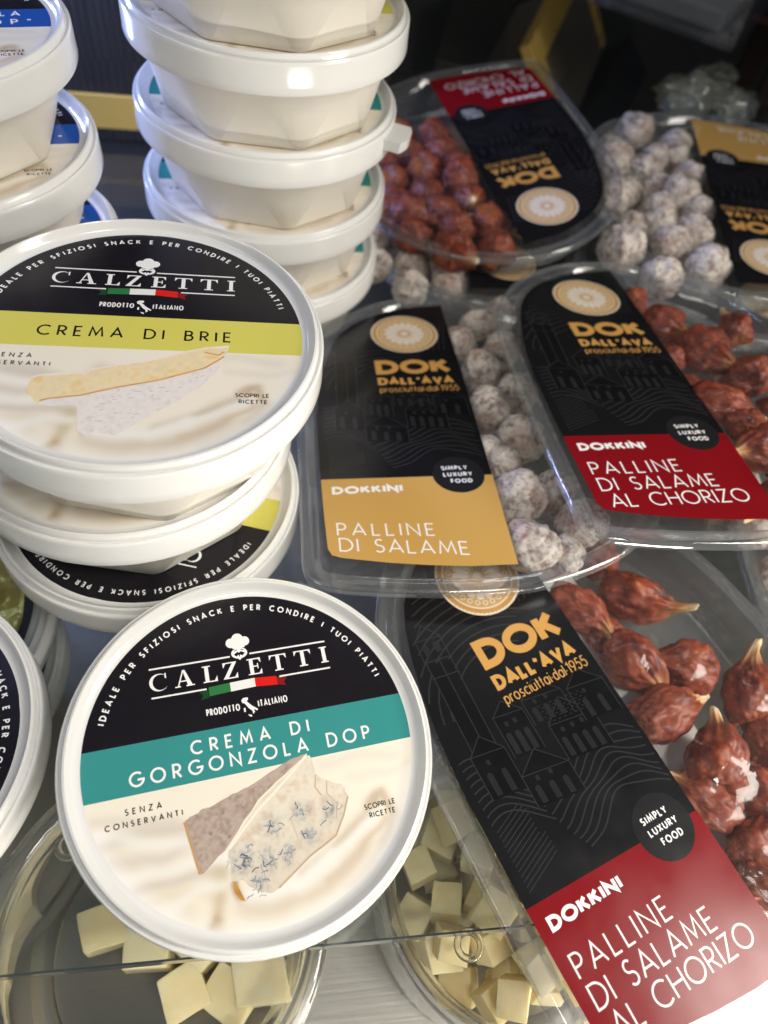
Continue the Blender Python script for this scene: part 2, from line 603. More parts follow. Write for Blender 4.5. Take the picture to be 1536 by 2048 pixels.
# ------------------------------------------------------------------ tub labels
INK = lin(26, 23, 29)
WHITE = lin(240, 240, 240)
TEXTW = lin(236, 236, 236)
CREAM = np.array(lin(236, 228, 212))
SWIRL = [
    ([(-44, -18), (-30, -16), (-18, -19)], 2.0, (216, 200, 180), .7),
    ([(-40, -22), (-28, -24), (-14, -20), (-8, -14)], 2.2, (222, 206, 188), .7),
    ([(-38, -30), (-26, -30), (-14, -30)], 1.8, (220, 204, 186), .8),
    ([(-34, -34), (-24, -33), (-14, -36)], 2.0, (232, 216, 176), .6),
    ([(-44, -11), (-34, -14), (-24, -16)], 1.6, (222, 208, 190), .5),
    ([(-24, -38), (-21, -44), (-16, -46)], 3.0, (230, 214, 178), .6),
    ([(-14, -30), (-15, -38), (-16, -44)], 2.0, (214, 190, 140), .7),
    ([(-16, -41.5), (-17.5, -43)], 1.3, (196, 146, 60), .95),
    ([(-10.6, -33.5), (-9.8, -36), (-8.7, -38)], 1.0, (176, 116, 50), .95),
    ([(-7, -40), (2, -42), (14, -40), (26, -33)], 3.6, (222, 200, 168), .75),
    ([(8, -36), (18, -31), (28, -25), (32, -21)], 1.6, (206, 178, 136), .85),
    ([(30, -22), (34, -20), (36, -26), (32, -33)], 1.5, (212, 184, 148), .8),
    ([(14, -38), (24, -34), (33, -27)], 1.4, (218, 192, 158), .7),
    ([(20, -42), (30, -36), (37, -28)], 2.2, (226, 208, 184), .6),
    ([(18, -9), (28, -8.5), (40, -10)], 2.0, (228, 216, 200), .5),
    ([(26, -14), (36, -15), (44, -14)], 1.4, (228, 216, 200), .4),
    ([(-6, -38), (6, -38.6), (16, -33)], 2.4, (246, 241, 230), .8),
    ([(16, -34), (24, -29), (30, -25)], 1.6, (244, 238, 226), .8),
    ([(-44, -14.5), (-32, -19), (-20, -22)], 1.6, (244, 240, 230), .6),
    ([(-38, -26.5), (-26, -27), (-12, -27)], 1.4, (243, 239, 230), .6),
    ([(-30, -37), (-20, -34), (-14, -33)], 1.6, (243, 238, 224), .7),
]
def greyer(c, q=.35):
    g = .3 * c[0] + .59 * c[1] + .11 * c[2]
    return [x * (1 - q) + g * q for x in c]
SW = [(np.array(p, float), wd, np.array(lin(greyer(c))) * .93, min(1, k * 1.15)) for p, wd, c, k in SWIRL]

def seg_dist(p, pl):
    best = 1e9
    for a, b in zip(pl[:-1], pl[1:]):
        ab = b - a
        t = min(1, max(0, ((p - a) @ ab) / (ab @ ab)))
        d = p - a - ab * t
        best = min(best, float(d @ d))
    return best

def cream(x, y):
    p = np.array((x + 1.2 * noise.noise(Vector((x * .12, y * .12, 3))), y + 1.2 * noise.noise(Vector((x * .12, y * .12, 9)))))
    c = CREAM.copy()
    for pl, wd, col, k in SW:
        wgt = k * math.exp(-seg_dist(p, pl) / (wd * wd))
        if wgt > 0.01:
            c = c * (1 - wgt) + col * wgt
    edge = max(0.0, (math.hypot(x, y) - 43.0) / 4.0)
    if edge and y < -14:
        c = c * (1 - .6 * min(1, edge)) + np.array(lin(238, 237, 234)) * .6 * min(1, edge)
    return tuple(c)

def noisy(c, amp, sc, c2=None, th=0.0):
    c = np.array(lin(c))
    c2 = None if c2 is None else np.array(lin(c2))
    def f(x, y):
        n = noise.fractal(Vector((x * sc, y * sc, 1.7)), 0.6, 2.0, 4)
        k = 1 + amp * n
        if c2 is not None:
            t = min(1, max(0, n * 1.4 + th))
            return tuple((c * (1 - t) + c2 * t) * k)
        return tuple(c * k)
    return f

def jag(pts, amp, n=4, seed=1):
    rnd = random.Random(seed)
    out = []
    for a, b in zip(pts, pts[1:] + pts[:1]):
        for i in range(n):
            t = i / n
            k = 0 if i == 0 else amp
            out.append((a[0] + (b[0] - a[0]) * t + rnd.uniform(-k, k), a[1] + (b[1] - a[1]) * t + rnd.uniform(-k, k)))
    return out

def serif_word(sh, col):
    """CALZETTI in wide high-contrast capitals"""
    y0, h = 21.1, 5.1
    T, t, sf = 1.15, 0.34, 0.36
    def rect(x0, y0_, x1, y1_):
        sh.add([(x0, y0_), (x1, y0_), (x1, y1_), (x0, y1_)], col)
    def stem(x, wd=T, slab=0.62):
        rect(x - wd / 2, y0, x + wd / 2, y0 + h)
        rect(x - wd / 2 - slab, y0, x + wd / 2 + slab, y0 + sf)
        rect(x - wd / 2 - slab, y0 + h - sf, x + wd / 2 + slab, y0 + h)
    # C
    cx, cy_ = -24.2, y0 + h / 2
    outer = [(cx + 2.75 * math.cos(R(a)), cy_ + 2.65 * math.sin(R(a))) for a in range(38, 323, 12)]
    inner = [(cx + .45 + 2.25 * math.cos(R(a)), cy_ + 2.35 * math.sin(R(a))) for a in range(322, 37, -12)]
    for i in range(len(outer) - 1):
        sh.add([outer[i], outer[i + 1], inner[-2 - i], inner[-1 - i]], col)
    rect(cx + 1.75, cy_ + 1.0, cx + 2.15, cy_ + 2.6)
    # A
    x = -17.0
    sh.add([(x - .35, y0 + h), (x + .35, y0 + h), (x + 2.35, y0), (x + .95, y0)], col)
    sh.add([(x - .35, y0 + h), (x + .05, y0 + h), (x - 1.75, y0), (x - 2.15, y0)], col)
    rect(x - 1.4, y0 + 1.55, x + 1.3, y0 + 1.9)
    rect(x - 2.8, y0, x - 1.2, y0 + sf)
    rect(x + .4, y0, x + 2.9, y0 + sf)
    # L
    x = -10.4
    stem(x)
    rect(x, y0, x + 3.0, y0 + sf)
    sh.add([(x + 1.9, y0), (x + 3.0, y0), (x + 3.0, y0 + 1.75)], col)
    # Z
    x = -3.6
    sh.add([(x + 1.15, y0 + h), (x + 2.3, y0 + h), (x - .75, y0), (x - 2.1, y0)], col)
    rect(x - 1.9, y0 + h - sf, x + 2.2, y0 + h)
    rect(x - 2.0, y0, x + 2.3, y0 + sf)
    sh.add([(x - 1.9, y0 + h), (x - 1.9, y0 + h - 1.7), (x - .8, y0 + h)], col)
    sh.add([(x + 2.3, y0), (x + 2.3, y0 + 1.7), (x + 1.1, y0)], col)
    # E
    x = 3.0
    stem(x)
    rect(x, y0 + h - sf, x + 2.9, y0 + h)
    rect(x, y0, x + 3.0, y0 + sf)
    rect(x, y0 + h / 2 - .15, x + 1.9, y0 + h / 2 + .2)
    sh.add([(x + 2.9, y0 + h), (x + 2.9, y0 + h - 1.6), (x + 1.9, y0 + h)], col)
    sh.add([(x + 3.0, y0), (x + 3.0, y0 + 1.7), (x + 1.9, y0)], col)
    rect(x + 1.75, y0 + h / 2 - .8, x + 2.05, y0 + h / 2 + .85)
    # T T
    for x in (11.2, 18.9):
        rect(x - T / 2, y0, x + T / 2, y0 + h)
        rect(x - 1.3, y0, x + 1.3, y0 + sf)
        rect(x - 2.6, y0 + h - sf, x + 2.6, y0 + h)
        sh.add([(x - 2.6, y0 + h), (x - 2.6, y0 + h - 1.6), (x - 1.6, y0 + h)], col)
        sh.add([(x + 2.6, y0 + h), (x + 2.6, y0 + h - 1.6), (x + 1.6, y0 + h)], col)
    stem(25.6)

def emblem(sh):
    """cook's hat over a moustache, flag ribbon, rules, boot-shaped map"""
    wt = .5
    for a, b, y in ((-26.7, -3.0, 27.9), (3.0, 26.7, 27.9), (-26.7, -11.0, 19.2), (10.8, 26.8, 19.2)):
        sh.line([(a, y), (b, y)], wt, TEXTW)
    for cx, cy_, r in ((-2.1, 32.1, 1.55), (0, 33.2, 1.75), (2.1, 32.2, 1.5), (0, 31.6, 1.8)):
        sh.add(disc(cx, cy_, r, 20), TEXTW)
    sh.add([(-2.0, 31.6), (-1.8, 30.2), (1.9, 30.2), (2.0, 31.6)], TEXTW)
    sh.add([(x * 2.45, 28.6 + y * 1.75) for x, y in disc(0, 0, 1, 24)], TEXTW)
    sh.add([(-1.7, 28.3), (-.5, 29.1), (0, 28.7), (.5, 29.1), (1.7, 28.5), (.9, 27.7), (.2, 28.1), (0, 27.3), (-.3, 28.1), (-1.0, 27.6)], INK)
    sh.line([(-1.5, 29.4), (-.6, 29.7)], .25, INK)
    sh.line([(.6, 29.7), (1.4, 29.4)], .25, INK)
    sh.add([(-.5, 26.9), (.4, 26.9), (-.05, 26.3)], TEXTW)
    g, rd = lin(48, 118, 66), lin(214, 32, 26)
    sh.add([(-10.4, 19.6), (-4.1, 19.9), (-4.1, 17.2), (-10.4, 16.9)], g)
    sh.add([(-13.0, 18.6), (-10.6, 18.9), (-10.6, 16.5), (-13.0, 16.2), (-12.2, 17.4)], lin(26, 70, 40))
    sh.add([(-4.1, 19.9), (3.3, 20.1), (3.3, 17.4), (-4.1, 17.2)], lin(232, 232, 230))
    sh.add([(3.3, 20.1), (9.9, 19.5), (9.9, 16.8), (3.3, 17.4)], rd)
    sh.add([(9.9, 19.1), (12.9, 18.5), (11.9, 17.5), (12.3, 16.2), (9.9, 16.9)], lin(132, 26, 22))
    sh.text('PRODOTTO', -12.0, -2.2, 11.1, 2.1, .36, TEXTW, gap=.20)
    sh.text('ITALIANO', 3.1, 12.0, 11.1, 2.1, .36, TEXTW, gap=.22)
    sh.add([(-1.6, 14.0), (-.9, 14.6), (.4, 14.6), (.5, 13.9), (-.1, 13.5), (1.2, 12.0), (2.9, 10.6), (2.6, 10.2), (1.7, 10.8), (1.9, 9.9), (1.3, 9.4), (1.2, 10.4), (.2, 11.4), (-.7, 12.9), (-1.4, 13.2)], TEXTW)
    sh.add([(.9, 9.2), (-.2, 9.5), (.2, 8.9), (.8, 8.6)], TEXTW)
    sh.add([(-1.2, 11.6), (-.7, 11.6), (-.7, 10.4), (-1.2, 10.4)], TEXTW)
    s = 'IDEALE PER SFIZIOSI SNACK E PER CONDIRE I TUOI PIATTI'
    rad, a0, a1 = 42.3, 161.0, 19.0
    half = rad * R(a0 - a1) / 2
    def bend(p, xc):
        th = math.pi / 2 - xc / rad
        dx, dy = p[0] - xc, p[1]
        rr = rad + dy
        return (rr * math.cos(th) + dx * math.sin(th), rr * math.sin(th) - dx * math.cos(th))
    sh.text(s, -half, half, 0.0, 2.0, .40, TEXTW, place=bend)
    serif_word(sh, TEXTW)

def tub_label(name, band, lines, tcol, art):
    sh = Sheet()
    RL = 47.0
    sh.add(disc(0, 0, RL, 128), cream)
    sh.grid(-47, 47, -47, -4, .8, lambda x, y: x * x + y * y < 46.6 ** 2 and y < -6.6)
    sh.add(chord(RL, -6.4, 7.3), lin(band))
    sh.add(chord(RL, 7.3, 46.9), INK)
    emblem(sh)
    dk = lin(58, 52, 50)
    if art == 'blue_cheese':
        rind = [(-21.1, -15.7), (-19.3, -15.0), (-16.0, -13.7), (-14.2, -13.7), (-7.9, -11.6), (-1.8, -10.1), (7.8, -6.2), (11.0, -5.4), (14.6, -5.0), (4.8, -10.7), (-1.1, -14.5), (-10.4, -24.1), (-17.3, -29.3), (-18.6, -29.3)]
        paste = [(14.6, -4.8), (15.8, -6.8), (16.1, -10.9), (18.7, -13.3), (23.0, -15.3), (23.6, -17.6), (24.1, -19.2), (21.9, -23.7), (18.6, -28.6), (10.4, -32.2), (.7, -38.0), (-2.1, -38.4), (-4.7, -37.4), (-8.3, -33.7), (-11.2, -33.2), (-11.0, -25.9), (-1.1, -15.2), (4.8, -11.2)]
        sh.add([(x - .7, y - .5) for x, y in rind], lin(190, 152, 112))
        sh.add(jag(rind, .25), noisy((186, 168, 156), .5, 1.5, (140, 120, 110), .0))
        CL_ = ((-7.5, -29, 3.6), (-1.5, -30.5, 3.2), (1.5, -22.5, 2.8), (10, -20.5, 3.0), (11, -27, 2.8), (-4, -35, 2.6), (18, -22, 2.8), (4, -30, 2.8))
        base_ = noisy((226, 217, 200), .14, .35, (202, 184, 164), .0)
        mould = np.array(lin(128, 138, 150))
        def paste_ink(x, y):
            c = np.array(base_(x, y))
            g = max(math.exp(-((x - a) ** 2 + (y - b) ** 2) / (q * q)) for a, b, q in CL_)
            m_ = max(0, 1 - 5 * abs(noise.fractal(Vector((x * .55, y * .55, 5)), .6, 2, 4)))
            k = min(.85, g * (.25 + .9 * m_))
            lowr = min(1, max(0, (-27 - y + .3 * (x + 8)) / 12)) * .25
            c = c * (1 - lowr) + np.array(lin(196, 172, 140)) * lowr
            return tuple(c * (1 - k) + mould * k)
        sh.add(jag(paste, .3, 4, 2), paste_ink)
        sh.line([(14.3, -5.6), (9, -9.6), (4, -13.4), (-2, -17.6), (-10.6, -25.4)], .7, lin(238, 230, 214))
        sh.line([(16.0, -11.2), (15.2, -14.6), (16.6, -17.2)], .35, lin(190, 168, 142))
        sh.line([(18.8, -13.6), (18.2, -17), (20.4, -20), (19.6, -24)], .35, lin(196, 176, 152))
        sh.line([(24.0, -19), (21.8, -23.6), (18.5, -28.4), (10.3, -32.0), (.8, -37.7)], .5, lin(186, 164, 138))
        sh.line([(9, -17), (7, -22), (8, -27), (5, -33)], .45, lin(208, 190, 168))
        rnd = random.Random(5)
        for cx, cy_, rr, n in ((-7.5, -29, 3.2, 15), (-1.5, -30.5, 3.0, 13), (1.5, -22.5, 2.6, 7), (10, -20.5, 2.6, 7), (11, -27, 2.4, 6), (-4, -35, 2.4, 9), (18, -22, 2.4, 5), (4, -30, 2.4, 6)):
            for _ in range(n):
                x, y = cx + rnd.gauss(0, rr * .55), cy_ + rnd.gauss(0, rr * .55)
                a = rnd.uniform(0, 6.3)
                pl = [(x, y)]
                for _k in range(3):
                    a += rnd.uniform(-1.2, 1.2)
                    pl.append((pl[-1][0] + .75 * math.cos(a), pl[-1][1] + .75 * math.sin(a)))
                sh.line(pl, rnd.uniform(.14, .34), lin(random.choice(((96, 108, 126), (126, 136, 148), (74, 82, 98), (150, 156, 164), (160, 164, 168)))))
        sh.add([(-10.9, -33.2), (-9.9, -34.4), (-8.2, -38.9), (-9.6, -38.2), (-10.8, -36)], noisy((190, 138, 66), .3, .6))
        sh.text('SENZA', -36.4, -26.7, -11.3, 1.75, .33, dk)
        sh.text('CONSERVANTI', -41.7, -21.5, -14.3, 1.65, .33, dk)
    else:
        paste = [(-25.3, -25.1), (-26.0, -22.7), (-25.5, -19.3), (-23.9, -18.3), (-17.7, -17.2), (-11.9, -17.0), (-10.9, -15.5), (-1.6, -12.8), (5.5, -10.6), (12.8, -7.4), (19.0, -5.2), (25.7, -4.0), (25.2, -6.7), (23.1, -10.6), (19.4, -12.6), (7.4, -18.1), (-3.1, -21.2), (-12.0, -24.6), (-19.8, -26.1), (-22.3, -28.3)]
        rind = [(-22.3, -28.3), (-19.8, -26.1), (-12.0, -24.6), (-3.1, -21.2), (7.4, -18.1), (19.4, -12.6), (25.2, -6.7), (23.2, -13.3), (18.5, -20.7), (8.3, -29.6), (-1.7, -38.6), (-5.7, -38.0), (-6.9, -37.3), (-8.9, -39.3), (-11.1, -37.4), (-12.8, -27.8), (-18.2, -28.9)]
        sh.add([(x + .2, y + .7) for x, y in paste], lin(236, 224, 214))
        sh.add(jag(rind, .25), noisy((231, 225, 221), .12, .7, (208, 197, 194), -.08))
        sh.add(jag(paste, .3, 4, 2), noisy((233, 215, 176), .10, .3, (220, 188, 130), -.15))
        sh.line([(-22, -27.2), (-19.8, -26.3), (-12, -24.8), (-3.1, -21.4), (7.4, -18.3), (19.4, -12.9), (24.6, -8)], .5, noisy((206, 152, 84), .3, .5))
        sh.line([(19, -6.5), (23, -7.5), (24.5, -6)], .5, lin(206, 160, 96))
        rnd = random.Random(8)
        for _ in range(24):
            x = rnd.uniform(-10, 20)
            yt, yb = -21 + (x + 3) * .37, -38.6 + max(0, x + 2) * .92
            y = rnd.uniform(yb + 1.5, yt - 1.2)
            if y > yb + 1:
                sh.line([(x, y), (x + rnd.uniform(.6, 2.0), y + rnd.uniform(-.1, .5))], .16, lin(176, 156, 164))
        sh.text('SENZA', -36.4, -26.7, -11.3, 1.75, .33, dk)
        sh.text('CONSERVANTI', -41.7, -21.5, -14.3, 1.65, .33, dk)
    sh.text('SCOPRI LE', 28.0, 37.3, -23.8, 1.55, .30, dk)
    sh.text('RICETTE', 29.0, 36.8, -26.2, 1.55, .30, dk)
    for s, x0, x1, y, h in lines:
        sh.text(s, x0, x1, y, h, .62, tcol)
    return sh.build(name, M_TLABEL, 0.06)

LB_GREEN = tub_label('label_green_band', (56, 140, 138), (('CREMA DI', -17.6, 16.8, 1.0, 4.0), ('GORGONZOLA DOP', -34.7, 34.5, -4.5, 4.2)), TEXTW, 'blue_cheese')
LB_YELLOW = tub_label('label_yellow_band', (212, 205, 98), (('CREMA DI BRIE', -27.3, 26.4, -2.1, 4.4),), lin(28, 26, 20), 'brie')
LB_BLUE = tub_label('label_blue_band', (34, 84, 168), (('CREMA DI MOZZARELLA', -38.0, 38.0, 2.2, 3.6), ('"DI BUFALA DOP"', -33.0, 41.0, -4.2, 4.0)), TEXTW, 'blue_cheese')

# ------------------------------------------------------------------ tub parts
NEST = 34.8
LID_P = [(0.01, 0), (47.2, 0), (48.4, .15), (49.5, 1.3), (50.1, 2.6), (50.7, 3.2), (51.3, 3.05), (51.7, 2.4), (51.8, 1.2), (52.0, .75), (52.3, .8), (52.6, 1.15), (53.0, 1.15), (53.3, .7), (53.4, 0), (53.5, -6.5), (53.6, -9.0), (53.35, -9.6), (52.6, -9.7), (52.2, -9.2), (51.9, -1.5), (49.0, -1.6), (.01, -1.4)]
ME_LID = mesh('lid', *lathe(LID_P, 128), M_LID, 40)

def body_mesh():
    ap, rc = 39.6, 6.5                           # octagon apothem and corner radius
    ztop, zb = -1.7, -34.6
    loops = []
    nseg = 6
    base = R(11.0 - 22.5)
    for k in range(8):
        n0 = base + k * math.pi / 4              # normal of edge k, then the corner after it
        corner_a = n0 + math.pi / 8
        cr_ = (ap - rc) / math.cos(math.pi / 8)
        c = (cr_ * math.cos(corner_a), cr_ * math.sin(corner_a))
        for i in range(nseg + 1):
            a = n0 + math.pi / 4 * i / nseg
            loops.append((a, (c[0] + rc * math.cos(a), c[1] + rc * math.sin(a)), i == nseg))
    vs, fs, flat = [], [], []
    n = len(loops)
    for a, b, _ in loops:                        # rows: underside edge, bottom, top
        vs.append((b[0] * .965, b[1] * .965, zb))
    for a, b, _ in loops:
        vs.append((b[0] * .988, b[1] * .988, zb + .12))
    for a, b, _ in loops:
        vs.append((b[0], b[1], zb + .5))
    for a, b, _ in loops:
        vs.append((48.6 * math.cos(a), 48.6 * math.sin(a), ztop - 6))
    for a, b, _ in loops:
        vs.append((49.4 * math.cos(a), 49.4 * math.sin(a), ztop))
    for i in range(n):
        j = (i + 1) % n
        last = loops[i][2]
        fs.append((i, j, n + j, n + i)); flat.append(False)
        fs.append((n + i, n + j, 2 * n + j, 2 * n + i)); flat.append(False)
        if last:
            fs.append((2 * n + i, 2 * n + j, 3 * n + j)); flat.append(True)
        else:
            fs.append((2 * n + i, 2 * n + j, 3 * n + j, 3 * n + i)); flat.append(False)
            fs.append((3 * n + i, 3 * n + j, 4 * n + j, 4 * n + i)); flat.append(False)
    fs.append(tuple(range(n))[::-1]); flat.append(True)
    # weld the doubled top points
    bm = bmesh.new()
    bv = [bm.verts.new(v) for v in vs]
    for f, fl in zip(fs, flat):
        face = bm.faces.new([bv[i] for i in f])
        face.smooth = not fl
        face.tag = fl
    bmesh.ops.remove_doubles(bm, verts=bm.verts, dist=1e-4)
    for e in bm.edges:
        if any(f.tag for f in e.link_faces) and not all(f.tag for f in e.link_faces):
            e.smooth = False
    for v in bm.verts:
        v.co *= S
    bmesh.ops.recalc_face_normals(bm, faces=bm.faces)
    me = bpy.data.meshes.new('body')
    bm.to_mesh(me)
    bm.free()
    me.materials.append(M_BODY)
    return me
ME_BODY = body_mesh()

def tab_mesh():
    out = []
    for i in range(7):
        t = -1 + i / 3
        out.append((53.0 + 9.0 * (1 - .22 * t * t), 7.5 * t))
    vs = [(52.4, -7.5), *out, (52.4, 7.5)]
    n = len(vs)
    v = [(x, y, -1.0) for x, y in vs] + [(x - .4, y * .96, -5.4) for x, y in vs]
    f = [tuple(range(n)), tuple(range(2 * n - 1, n - 1, -1))]
    f += [(i, n + i, n + (i + 1) % n, (i + 1) % n) for i in range(n)]
    return mesh('tab', v, f, M_LID, 50)
ME_TAB = tab_mesh()

def tub(loc, rot_deg, lab_me, label, group, tilt=None, tab=None, squash=1.0):
    rot = Matrix.Rotation(R(rot_deg), 3, 'Z')
    if tilt:
        u = Vector((1, 0, tilt[0])).normalized()
        v = Vector((0, 1, tilt[1]))
        v = (v - u * v.dot(u)).normalized()
        nn = u.cross(v)
        fr = Matrix((u, v, nn)).transposed()
        rot = fr @ rot
    # the empty stands at the tub's base
    base = Vector(loc) + rot @ Vector((0, 0, -34.6 * squash))
    t = empty('cheese_tub', base, label, 'cheese tub', group, rot)
    lift = 34.6 * squash * S
    b = obj('body', ME_BODY, t)
    b.location.z = lift
    if squash != 1.0:
        b.scale.z = squash
    l = obj('lid', ME_LID, t)
    l.location.z = lift
    obj('label', lab_me, l)
    if tab is not None:
        k = obj('tab', ME_TAB, l)
        k.rotation_euler.z = R(tab - rot_deg)
    return t

GT = 'white cheese cream tubs on the glass shelf'
HB = 252.0
# front tub with the green band, leaning a little to the front
tub((-24.2, 68.4, HB - 215.5), 24.0, LB_GREEN, 'round white tub with teal band and CREMA DI GORGONZOLA DOP, lying alone in front', GT, tilt=(-0.1115, 0.0888), squash=.93)
# stack with the yellow bands
tub((-84.5, 152.7, HB - 217.2), 178.5, LB_YELLOW, 'bottom tub of the yellow-banded stack, its black label turned upside down', GT)
tub((-88.6, 156.6, HB - 217.2 + NEST), 15.0, LB_YELLOW, 'middle tub of the yellow-banded stack, between two other lids', GT)
tub((-79.1, 156.0, HB - 217.2 + 2 * NEST), 14.0, LB_YELLOW, 'top tub of the front stack with yellow band reading CREMA DI BRIE', GT, tilt=(-0.024, 0.004))
# tall stack behind
zc = HB - 217.4
tub((-80.6, 309.9, zc), 16.0, LB_GREEN, 'lowest tub of the tall middle stack, teal band beside the gold-labelled pack', GT)
tub((-80.4, 309.6, zc + NEST), 16.1, LB_GREEN, 'second tub from below in the tall middle stack, under the tub with the pull tab', GT)
tub((-79.4, 309.3, zc + 2 * NEST), 14.0, LB_GREEN, 'tub with a pull tab sticking out, third from below in the tall stack', GT, tab=-9)
tub((-78.4, 307.4, zc + 3 * NEST), 19.0, LB_YELLOW, 'yellow-banded tub near the top of the tall middle stack', GT)
tub((-77.2, 306.0, zc + 4 * NEST), 17.0, LB_GREEN, 'topmost tub of the tall middle stack, only its faceted underside in view', GT)
# stack at the left edge
zl = HB - 216.9
for k, (x, y, rz, lb) in enumerate(((-170.5, 222.0, 20.0, 'lowest tub with blue band of the stack at the left edge, mostly covered'),
                                    (-174.0, 228.0, 38.0, 'tub with blue band second from below at the left edge, behind the brie lid'),
                                    (-178.0, 233.0, 24.5, 'tub with blue band under the topmost one at the left edge'),
                                    (-181.0, 236.0, 29.0, 'topmost tub with blue band at the left edge beside the ribbed black box'))):
    tub((x, y, zl + k * NEST), rz, LB_BLUE, lb, GT)
# lone tub cut by the left edge
tub((-135.2, 46.1, HB - 217.2), -62.0, LB_GREEN, 'white tub cut by the left edge, standing left of the teal-banded front tub', GT)

# two tubs with gold foil below the glass
def foil_label():
    n = 80
    vs = [(0, 0, .3)]
    fs, idx = [], []
    rad = [4 + i * 2.2 for i in range(19)] + [44.6, 47.0]
    for j, r in enumerate(rad):
        for i in range(n):
            a = 2 * math.pi * i / n
            x, y = r * math.cos(a), r * math.sin(a)
            z = 1.5 + (1.3 * noise.fractal(Vector((x * .17, y * .17, 4)), .7, 2, 4) if r < 44 else 0)
            vs.append((x, y, z))
    for i in range(n):
        fs.append((0, 1 + i, 1 + (i + 1) % n)); idx.append(0)
    for j in range(len(rad) - 1):
        for i in range(n):
            a, b = 1 + j * n, 1 + (j + 1) * n
            fs.append((a + i, b + i, b + (i + 1) % n, a + (i + 1) % n)); idx.append(1 if j >= len(rad) - 3 else 0)
    return mesh('foil_label', vs, fs, [M_OLIVE, M_DARK], 60, idx)
LB_FOIL = foil_label()
tub((-170, 100, -9 - NEST), 10, LB_FOIL, 'lower foil tub of the pair standing under the glass at the left', 'foil-topped tubs under the glass')
tub((-168, 103, -9), 30, LB_FOIL, 'tub with crumpled olive gold foil lid, between the left edge tub and the brie stack', 'foil-topped tubs under the glass')

# ------------------------------------------------------------------ setting: steel deck, back wall
ANG = R(14.2)
RS = Matrix.Rotation(ANG, 3, 'Z')
EDGE0 = Vector((-80.35, 4.36, 0))
def store(x, y, z):                           # x along the shelf's front edge, y towards the back
    return EDGE0 + RS @ Vector((x, y, z))
DECK_Z = -9 - 2 * NEST - .1
v, f = boxv(-900, 900, -260, 1000, DECK_Z - 8, DECK_Z)
d = obj('deck', mesh('deck', v, f, M_DECK))
d.matrix_world = Matrix.Translation(EDGE0 * S) @ RS.to_4x4()
d['kind'] = 'structure'
v, f = boxv(-900, 900, 760, 780, DECK_Z - .5, 700)
d = obj('wall', mesh('wall', v, f, principled('dark_wall', (0.024, 0.022, 0.020), 0.55, 0, 0.3, (8, .2, 4))))
d.matrix_world = Matrix.Translation(EDGE0 * S) @ RS.to_4x4()
d['kind'] = 'structure'

# glass shelf
sh_t = empty('glass_shelf', store(300, 0, -8), 'clear glass shelf whose front edge runs across the bottom', 'glass shelf', None, RS)
v, f = boxv(-800, 500, 0.6, 755, 0, 8)
g = obj('pane', mesh('pane', v, f, M_SHELF), sh_t)
v, f = boxv(-800, 500, 0, .55, 0.1, 7.9)
g = obj('edge', mesh('edge', v, f, M_EDGE), sh_t)

# ------------------------------------------------------------------ glass bowls, cheese cubes, bumpers
def bowl_profile():
    return [(.01, -6), (30, -6), (38, -4.5), (43.2, 0), (44.6, 12), (45.2, 40), (46.2, 48), (48.0, 52.2), (50.5, 53.4), (52.6, 52.4), (53.3, 49.5), (52.6, 46.5), (50.6, 43.5), (50.2, 36), (49.6, 2), (48.0, -7), (44, -11.0), (30, -12), (.01, -12)]
def smooth_profile(p, sub=3):
    out = []
    n = len(p)
    for i in range(n - 1):
        p0, p1, p2, p3 = p[max(0, i - 1)], p[i], p[i + 1], p[min(n - 1, i + 2)]
        for k in range(sub):
            t = k / sub
            out.append(tuple(.5 * ((2 * p1[a]) + (-p0[a] + p2[a]) * t + (2 * p0[a] - 5 * p1[a] + 4 * p2[a] - p3[a]) * t * t + (-p0[a] + 3 * p1[a] - 3 * p2[a] + p3[a]) * t ** 3) for a in (0, 1)))
    out.append(p[-1])
    return [(max(.01, r), z) for r, z in out]
ME_BOWL = mesh('glass_bowl', *lathe(smooth_profile(bowl_profile()), 96), M_BOWL, 179)
BZ = DECK_Z + 12.1                              # bowl foot stands on the deck
for cx, cy_, lb in ((-45, 25, 'round glass bowl under the shelf with a few cheese cubes'), (72, 62, 'round glass bowl filled with cheese cubes, under the front chorizo pack')):
    b = obj('glass_bowl', ME_BOWL)
    b.location = Vector((cx, cy_, BZ)) * S
    tag(b, lb, 'glass bowl', 'glass bowls under the shelf')

def cube_mesh(seed, hh):
    rnd = random.Random(seed)
    bm = bmesh.new()
    bmesh.ops.create_cube(bm, size=2.0)
    for v in bm.verts:
        v.co += Vector((rnd.uniform(-.16, .16), rnd.uniform(-.16, .16), rnd.uniform(-.14, .14)))
        v.co.x *= hh[0]; v.co.y *= hh[1]; v.co.z *= hh[2]
    bmesh.ops.bevel(bm, geom=list(bm.edges), offset=.7, segments=2, affect='EDGES', profile=.6)
    bmesh.ops.triangulate(bm, faces=[f for f in bm.faces if len(f.verts) > 4])
    bmesh.ops.subdivide_edges(bm, edges=list(bm.edges), cuts=2, use_grid_fill=True)
    for v in bm.verts:
        v.co += v.co.normalized() * .35 * noise.noise(v.co * .35 + Vector((seed, 0, 0)))
        v.co *= S
    me = bpy.data.meshes.new('cheese_cube')
    bm.to_mesh(me)
    bm.free()
    me.polygons.foreach_set('use_smooth', [True] * len(me.polygons))
    me.set_sharp_from_angle(angle=R(50))
    me.materials.append(M_CHEESE)
    return me
CUBES = [cube_mesh(3, (8.2, 7.4, 6.6)), cube_mesh(4, (7.2, 8.6, 6.2)), cube_mesh(5, (9.0, 7.0, 7.2)), cube_mesh(6, (7.6, 7.6, 7.8))]
